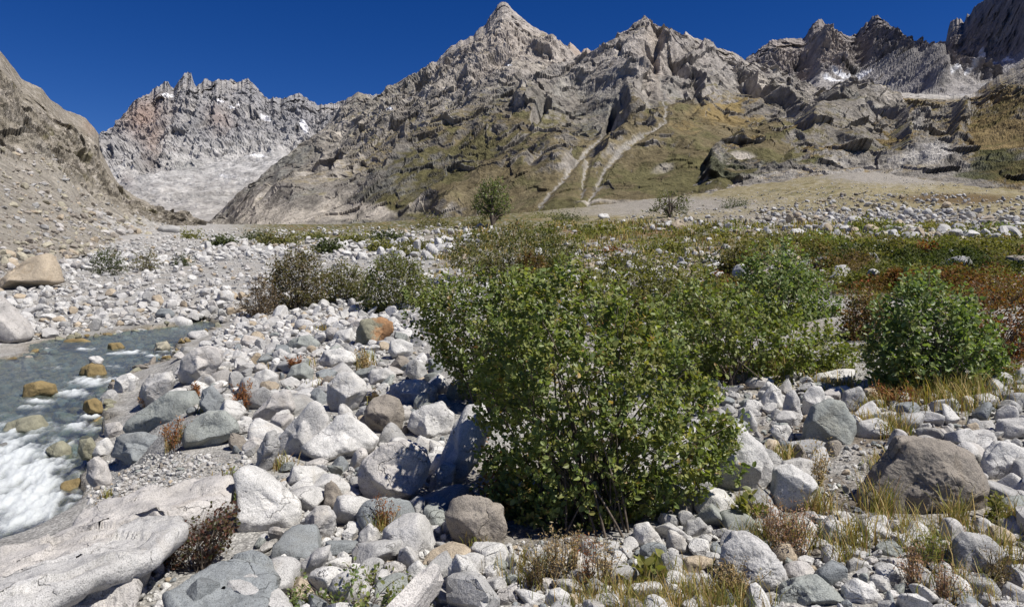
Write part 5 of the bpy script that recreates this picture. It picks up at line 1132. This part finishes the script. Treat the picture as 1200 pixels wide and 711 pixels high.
shrub('willow_shrub', [(22, 334), (24, 320), (34, 313), (44, 318), (45, 332), (34, 336)], 'brown bush beside the yellowish boulder', 'shrub', BROWN, 110, 9, .07, G1, 14, .7, stems=12, spread=.15)
# red and rust shrubs on the right bank
for k_, (ol, lb, pl) in enumerate([
    ([(1120, 420), (1124, 376), (1150, 350), (1190, 338), (1230, 340), (1230, 420), (1180, 430)], 'rust red bilberry shrub at the right edge behind the bright green rounded shrub', REDDISH),
    ([(984, 392), (990, 362), (1010, 346), (1034, 352), (1038, 384), (1020, 400), (996, 402)], 'olive and red shrub between the glossy upright shrub and the bright green rounded shrub', OLIVE[:2] + REDDISH[:3]),
    ([(1126, 352), (1140, 336), (1180, 328), (1220, 334), (1230, 352), (1180, 362)], 'low rusty shrub along the base of the heath bank at the right', REDDISH[:3] + OLIVE[:2]),
    ([(600, 332), (604, 310), (618, 298), (636, 304), (640, 326), (622, 336)], 'reddish leaved shrub at the front of the wide olive thicket', REDDISH[:4] + OLIVE[:2]),
    ([(840, 316), (848, 302), (866, 292), (884, 298), (886, 318), (862, 326)], 'dark brownish green bush beside the dark rock ledge', OLIVE + BROWN[:1])]):
    shrub('heath_shrub', ol, lb, 'shrub', pl, 420, 10, .04 if k_ < 3 else .07, G1, 30 + k_, .6, stems=16, spread=.12, out=6)
# trees
def far_tree(ol, lb, pal, n, leaf, seed, Yt, spread, tr):
    e = shrub('mountain_tree', ol, lb, 'tree', pal, n, 9, leaf, 'lone trees on the valley floor', seed, .8, baseY=Yt, stems=14, spread=spread, trunk=True, stem_r=tr, out=4)
    for ch in e.children:
        ch.name = 'crown' if ch.name.startswith('foliage') else 'trunk'
far_tree([(558, 246), (558, 228), (566, 216), (578, 211), (590, 216), (596, 230), (594, 246), (584, 254), (568, 254)], 'lone dark green tree at the foot of the central massif', DARK + GREEN[:2], 300, .34, 51, 105, .8, .14)
far_tree([(762, 248), (768, 236), (780, 226), (796, 228), (808, 240), (804, 250), (786, 252)], 'thin sparse grey green tree on the stony meadow', DARK[:2] + OLIVE[:1], 110, .30, 52, 95, .8, .07)
# small willows scattered over the valley floor
spots = [(325, 291, 48, 13), (384, 299, 26, 13), (444, 297, 24, 12), (488, 296, 22, 12), (262, 291, 26, 9), (224, 283, 20, 8), (508, 268, 40, 14), (452, 286, 34, 10), (368, 284, 30, 8), (560, 268, 30, 10), (668, 262, 40, 9), (640, 258, 34, 8), (148, 266, 26, 7), (178, 268, 22, 6), (1022, 272, 44, 12), (730, 320, 46, 18), (300, 284, 26, 7), (412, 288, 26, 8), (476, 304, 26, 12), (860, 246, 26, 7), (700, 276, 40, 9), (920, 290, 60, 12), (1010, 308, 60, 18), (780, 300, 50, 12)]
NEAR_REF = lambda px, py: sorted(BOULDERS, key=lambda b: (b[0] - px) ** 2 + 3 * (b[1] - py) ** 2)[0][4]
for k_, (px, py, w, h) in enumerate(spots):
    pl = [OLIVE, DARK, YELLOW][k_ % 3]; tone = ['olive', 'dark green', 'yellow green'][k_ % 3]
    ol = [(px - w / 2, py), (px - w / 2 + 2, py - h * .6), (px - w * .2, py - h), (px + w * .25, py - h * .9), (px + w / 2 - 1, py - h * .5), (px + w / 2, py)]
    Yd = Y_of(px, py)
    where = 'on the valley floor' if px < 600 else 'on the meadow' if py < 290 else 'on the bank'
    shp = 'long low' if w / h > 4.2 else 'wide' if w / h > 3 else 'compact' if h < 11 else 'rounded'
    lb = f'{shp} {tone} dwarf willow {where} near {NEAR_REF(px, py)}'
    if lb in used_labels: lb = f'{shp} {tone} other dwarf willow {where} near {NEAR_REF(px, py)}'
    used_labels.add(lb)
    shrub('dwarf_willow', ol, lb, 'shrub', pl, int(60 + w * h * .22), 9, min(.045 * Yd / 10, .3), 'dwarf willows scattered over the valley floor', 60 + k_, .6, stems=6, spread=.012 * Yd, out=3)
# foreground small plants
shrub('creeping_shrub', [(186, 664), (196, 640), (218, 622), (244, 606), (262, 592), (276, 596), (274, 624), (262, 644), (236, 660), (208, 672)], 'creeping dark red leaved shrublet between the pale slabs and the white angular boulder', 'shrub', [((.10, .04, .03), 5), ((.14, .06, .04), 3), ((.09, .10, .03), 3), ((.05, .035, .025), 3)], 170, 9, .022, G1, 90, .8, stems=60, spread=.05, out=6, stem_r=.004)
shrub('creeping_shrub', [(262, 600), (264, 575), (270, 552), (278, 560), (284, 590), (278, 620), (268, 625)], 'small green leaved sprig climbing the dark edge of the white angular boulder', 'shrub', GREEN, 26, 7, .03, G1, 91, .8, stems=20, spread=.05, out=5, stem_r=.004, baseY=4.75)
shrub('creeping_shrub', [(340, 716), (350, 690), (380, 696), (400, 690), (416, 668), (440, 676), (468, 690), (500, 704), (500, 722), (340, 724)], 'low shrublet with shiny yellow green leaves along the bottom edge', 'shrub', BRIGHT[:2] + YELLOW[:2], 120, 9, .026, G1, 92, .8, stems=40, spread=.06, out=8, stem_r=.004)
shrub('creeping_shrub', [(566, 580), (570, 530), (586, 540), (600, 580), (606, 630), (590, 640), (576, 610)], 'red brown leaved low branch at the left foot of the largest shrub', 'shrub', REDDISH + GREEN[:2], 110, 9, .035, G1, 93, .9, stems=20, spread=.07, out=6, stem_r=.004, baseY=4.5)
shrub('broad_leaf_herb', [(732, 682), (740, 662), (756, 668), (776, 664), (784, 684), (760, 692)], 'broad leaved yellow green herb below the alder', 'plant', YELLOW[:3], 12, 6, .075, 'dry plants between the stones', 94, .8, stems=6, spread=.04, out=3, stem_r=.003)
shrub('broad_leaf_herb', [(862, 610), (868, 590), (884, 586), (898, 600), (896, 616), (876, 618)], 'yellow green leafy herb under the large white boulder', 'plant', YELLOW[:3], 18, 6, .06, 'dry plants between the stones', 95, .8, stems=6, spread=.04, out=3, stem_r=.003)
shrub('broad_leaf_herb', [(1158, 616), (1160, 594), (1168, 586), (1180, 590), (1184, 606), (1176, 618)], 'bright yellow green herb against the right end of the huge dark faced boulder', 'plant', YELLOW, 40, 7, .03, 'dry plants between the stones', 96, .8, stems=10, spread=.05, out=3, stem_r=.003)
shrub('broad_leaf_herb', [(1068, 664), (1072, 640), (1090, 630), (1108, 638), (1112, 660), (1090, 670)], 'green weed with long yellow leaves left of the dark grey block', 'plant', YELLOW + BRIGHT[:1], 50, 7, .035, 'dry plants between the stones', 97, .8, stems=14, spread=.07, out=5, stem_r=.003, narrow=True)

# dry grass: thin blades in tufts (nobody could count them)
def blades(name, spots, label, pal, seed):
    r = np.random.RandomState(seed); V, Fc, Cc, b = [], [], [], 0
    for px, py, wpx_, hpx, n in spots:
        Y = Y_of(px, py); s = Y / F
        x = (px - 600) * s + r.normal(0, wpx_ * s * .4, n); yy = Y + r.normal(0, wpx_ * s * .35, n); z = ground_z(x, yy) - .01
        h = hpx * s * r.uniform(.45, 1.15, n); az = r.uniform(0, 2 * np.pi, n); ln = h * r.uniform(.1, .65, n)
        dx, dy = np.cos(az) * ln, np.sin(az) * ln; w = np.maximum(.0016, .55 * s) * r.uniform(.6, 1.2, n)
        wx, wy = -np.sin(az) * w, np.cos(az) * w
        mix_ = r.rand(n) < .5; wx = np.where(mix_, w, wx); wy = np.where(mix_, 0, wy)
        rows = []
        for t, k in ((0, 1.0), (.5, .8), (.85, .5), (1.0, .1)):
            cxp, cyp, czp = x + dx * t ** 1.8, yy + dy * t ** 1.8, z + h * (t - .12 * t ** 3)
            rows += [np.stack([cxp - wx * k, cyp - wy * k, czp], -1), np.stack([cxp + wx * k, cyp + wy * k, czp], -1)]
        W = np.stack(rows, 1); V.append(W.reshape(-1, 3)); q = np.array([(0, 1, 3, 2), (2, 3, 5, 4), (4, 5, 7, 6)])
        Fc.append((q[None] + (np.arange(n) * 8)[:, None, None] + b).reshape(-1, 4)); b += n * 8
        Cc.append(np.repeat(pick(pal, n, r) * r.uniform(.75, 1.25, (n, 1)), 8, 0))
    o = link(name, mk_mesh(name, np.concatenate(V), np.concatenate(Fc), np.concatenate(Cc), False), MDRY); tag(o, label, kind='stuff'); return o
STRAW = [((.42, .31, .13), 5), ((.33, .23, .09), 4), ((.25, .22, .07), 3), ((.5, .40, .2), 2), ((.22, .13, .06), 2)]
GRN = [((.25, .23, .07), 5), ((.17, .19, .05), 4), ((.38, .30, .11), 4), ((.12, .14, .04), 2)]
tufts = [(1000, 640, 30, 48, 130), (985, 660, 24, 36, 100), (1060, 625, 60, 38, 190), (1085, 655, 50, 44, 170), (1030, 600, 24, 50, 140), (1045, 555, 40, 30, 180), (1025, 500, 30, 24, 120), (1045, 512, 24, 34, 160), (1095, 470, 60, 40, 240), (1125, 480, 40, 34, 170), (1060, 478, 60, 30, 220), (1020, 482, 40, 26, 130), (975, 455, 40, 20, 120), (905, 440, 40, 30, 160), (920, 540, 20, 26, 90), (960, 600, 24, 40, 120), (890, 640, 40, 36, 200), (940, 640, 30, 40, 160),
         (800, 705, 80, 40, 420), (850, 712, 60, 40, 320), (740, 715, 60, 40, 240), (690, 712, 60, 34, 180), (700, 690, 50, 30, 120), (880, 600, 30, 30, 120), (1130, 700, 60, 40, 220), (1170, 660, 40, 50, 200), (1190, 620, 30, 40, 120), (1120, 620, 20, 50, 120),
         (450, 628, 20, 36, 90), (470, 640, 14, 20, 40), (330, 550, 20, 24, 60), (385, 455, 26, 16, 60), (345, 430, 30, 12, 60), (430, 430, 16, 24, 60), (440, 490, 14, 26, 50), (205, 520, 14, 24, 60), (270, 560, 30, 16, 40), (125, 582, 8, 12, 40), (380, 390, 24, 12, 40), (250, 480, 20, 14, 50), (560, 640, 20, 24, 60), (620, 680, 40, 40, 160), (180, 660, 24, 20, 60), (1140, 470, 40, 40, 160), (1200, 470, 30, 30, 80)]
blades('dry_grass', tufts, 'dry straw coloured grass tufts growing between the stones', STRAW + GRN[:2], 5)
r = np.random.RandomState(77)
mid = []
for _ in range(700):
    px, py = r.uniform(500, 1230), r.uniform(258, 350)
    if py < 262 + max(0, (720 - px) * .03): continue
    mid.append((px, py, 20, r.uniform(5, 10), 26))
blades('meadow_grass', mid, 'low mixed turf of the valley floor and right hand bank', GRN + STRAW[:2] + [((.09, .10, .03), 4), ((.14, .07, .03), 1.5)], 6)

# heath: low leafy mats on the right hand bank
def heath(name, spots, pal_of, label, seed):
    r = np.random.RandomState(seed); V, Fc, Cc, b = [], [], [], 0
    for px, py, wpx_, hpx, n in spots:
        Y = Y_of(px, py); s = Y / F; a = r.uniform(0, 2 * np.pi, n); rho = np.sqrt(r.rand(n)); wr = wpx_ * s * .5
        x = (px - 600) * s + np.cos(a) * rho * wr; yy = Y + np.sin(a) * rho * wr * .9
        z = ground_z(x, yy, False) + hpx * s * np.sqrt(np.clip(1 - rho ** 2, 0, 1)) * r.uniform(.55, 1.08, n)
        P = np.stack([x, yy, z], -1); D = r.normal(size=(n, 3)) + [0, 0, .4]; N = np.array([.1, -.2, .8]) + r.normal(0, .6, (n, 3))
        size = np.full(n, 3.0 * s) * r.uniform(.6, 1.4, n)
        pal = pal_of(px, py, r); cc = pick(pal, 1, r)[0] * .5 + pick(pal, n, r) * .5
        v, f, c_ = leaves(P, D, N, size, cc * r.uniform(.75, 1.25, (n, 1)), CARD_V, CARD_F)
        V.append(v); Fc.append(f + b); b += len(v); Cc.append(c_)
    o = link(name, mk_mesh(name, np.concatenate(V), np.concatenate(Fc), np.concatenate(Cc), False), MHEATH); tag(o, label, kind='stuff'); return o
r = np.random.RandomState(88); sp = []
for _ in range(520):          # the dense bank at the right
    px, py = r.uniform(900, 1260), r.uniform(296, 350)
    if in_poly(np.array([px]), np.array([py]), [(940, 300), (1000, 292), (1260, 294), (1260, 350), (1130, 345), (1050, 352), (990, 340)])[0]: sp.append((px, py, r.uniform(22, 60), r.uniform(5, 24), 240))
for _ in range(900):          # the bright strip above it and the mid-ground mats
    px, py = r.uniform(620, 1260), r.uniform(262, 345)
    w = blobs(np.array([px]), np.array([py]), [(1160, 272, 120, 9, 1), (870, 284, 110, 14, .9), (700, 278, 80, 8, .6), (560, 268, 120, 6, .6), (840, 345, 150, 40, .9), (950, 290, 90, 10, .8), (720, 330, 60, 20, .7), (1010, 268, 40, 5, .9), (660, 315, 60, 16, .6)])[0]
    if r.rand() < w: sp.append((px, py, r.uniform(14, 50), r.uniform(3, 12), 80))
for _ in range(700):          # soil and low plants round the shrubs
    px, py = r.uniform(560, 1230), r.uniform(330, 470)
    w = blobs(np.array([px]), np.array([py]), [(1000, 390, 80, 50, 1), (800, 370, 140, 40, 1), (690, 340, 90, 20, .7), (1180, 430, 60, 30, .9), (640, 345, 80, 20, .7), (900, 440, 90, 14, .7), (780, 410, 40, 30, .7), (1100, 380, 100, 40, .8)])[0]
    if r.rand() < w: sp.append((px, py, r.uniform(24, 50), r.uniform(6, 16), 110))
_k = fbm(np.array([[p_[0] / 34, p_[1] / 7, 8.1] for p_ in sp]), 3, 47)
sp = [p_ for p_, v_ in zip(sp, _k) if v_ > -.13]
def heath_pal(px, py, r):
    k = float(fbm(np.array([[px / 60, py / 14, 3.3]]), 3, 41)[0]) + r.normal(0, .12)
    if 308 < py < 326 and px > 930: return DARK if k < .05 else OLIVE if k < .2 else BROWN  # darker leaf colours paint in the shade on the bank's front
    if px > 1090 and py > 322: return REDDISH if k > .02 else YELLOW if k > -.2 else OLIVE
    if py < 300: return YELLOW if k > -.1 else OLIVE if k > -.25 else GREEN
    return YELLOW if k > .05 else OLIVE if k > -.14 else DARK if k > -.24 else REDDISH
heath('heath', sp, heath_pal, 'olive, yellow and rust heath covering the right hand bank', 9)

# dry seed plants: thin brown stalks with pinkish fluff
def seed_plant(px, py, w, h, label, seed, pal):
    r = np.random.RandomState(seed); Y = Y_of(px, py); s = Y / F; root = np.array([(px - 600) * s, Y, float(ground_z((px - 600) * s, Y)[0])])
    paths, rad, P = [], [], []
    for k in range(max(9, int(w * .5))):
        top = np.array([r.normal(0, .28) * w * s, r.normal(0, .22) * w * s, h * s * r.uniform(.55, 1.1)]); st = np.array([r.normal(0, .12) * w * s, r.normal(0, .1) * w * s, -.03])
        tt = np.linspace(0, 1, 6)[:, None]; pth = lerp(st, top, tt) + np.sin(tt * 3.1) * r.normal(0, .05, 3) * h * s
        paths.append(pth); rad.append(np.linspace(.0032, .0012, 6))
        m = 42; t = r.uniform(.35, 1.05, m)[:, None]; P.append(lerp(st, top, t) + r.normal(0, .06 * h * s, (m, 3)))
    P = np.concatenate(P); n = len(P)
    V, Fc, Cc = leaves(P, r.normal(size=(n, 3)) + [0, 0, .5], r.normal(size=(n, 3)), np.full(n, 3.6 * s) * r.uniform(.5, 1.4, n), pick(pal, n, r) * r.uniform(.7, 1.25, (n, 1)), NARROW_V, CARD_F)
    e = bpy.data.objects.new('seed_plant', None); col.objects.link(e); e.location = root; e.empty_display_size = .1
    tag(e, label, 'plant', 'dry plants between the stones')
    link('foliage', mk_mesh('foliage', V, Fc, Cc, False), MDRY, e)  # these are the seed heads: loose fluff along the stalks, not leaves
    V, Fc = tubes(paths, rad, 3); link('stalk', mk_mesh('stalk', V, Fc, None, True), MBARK, e)
PINK = [((.44, .27, .19), 5), ((.36, .20, .13), 4), ((.52, .37, .28), 3), ((.22, .12, .07), 2)]
RUST = [((.33, .14, .06), 5), ((.25, .10, .05), 4), ((.40, .22, .10), 3), ((.15, .07, .04), 2)]
TAN_ = [((.44, .32, .18), 5), ((.36, .25, .13), 4), ((.5, .42, .28), 3)]
for k_, (px, py, w, h, lb, pl) in enumerate([
    (925, 652, 60, 66, 'widest pink brown seed plant in front of the streaked white boulder', PINK), (902, 640, 30, 50, 'narrow pink brown seed plant left of the widest one', PINK),
    (650, 680, 40, 60, 'tan fluffy seed plant under the left front of the alder', TAN_), (672, 672, 26, 50, 'tall tan seed plant at the dark foot of the alder', TAN_),
    (690, 690, 20, 60, 'thin dark red seed plant below the alder', RUST), (708, 690, 30, 56, 'rounded tan seed plant right of the thin dark red one', TAN_), (630, 690, 30, 40, 'low brown seed plant at the bottom edge under the alder', BROWN[:4]),
    (1075, 690, 34, 50, 'pink seed plant right of the rounded white stone', PINK), (1106, 706, 30, 44, 'pale pink seed plant at the bottom edge below the dark grey block', PINK),
    (204, 530, 26, 36, 'rust coloured seed plant between the grey green wedge and the greenish block', RUST), (285, 482, 30, 30, 'rusty dry plant beside the brown bellied boulder', RUST), (566, 520, 14, 26, 'dry orange plant in the shade left of the alder', RUST),
    (452, 625, 24, 40, 'orange brown dry plant right of the rough knob', RUST), (345, 436, 24, 16, 'orange dry tuft near the ridged stone', RUST), (428, 436, 18, 26, 'tan dry plant under the orange lichen boulder', TAN_),
    (230, 470, 14, 18, 'tiny red brown plant on the steep blue grey rock', RUST), (168, 478, 16, 16, 'reddish dry plant in front of the red stained boulder', PINK), (318, 546, 20, 30, 'brown dry plant at the foot of the propped upright rock', BROWN[:4]),
    (440, 480, 18, 24, 'brown tuft between the dark bellied boulder and the rounded brownish block', BROWN[:4]), (920, 430, 40, 24, 'orange brown dry plant at the foot of the spreading olive green alder', RUST), (1050, 478, 50, 24, 'reddish dry plants at the shaded foot of the bright green rounded shrub', RUST),
    (960, 570, 26, 50, 'tall straw seed plant between the streaked white boulder and the huge dark faced boulder', TAN_), (1170, 690, 30, 44, 'brown seed plant at the right bottom edge', BROWN[:4]), (860, 700, 50, 40, 'straw coloured seed plant in front of the scarred boulder', TAN_)]):
    seed_plant(px, py, w, h, lb, 300 + k_, pl)
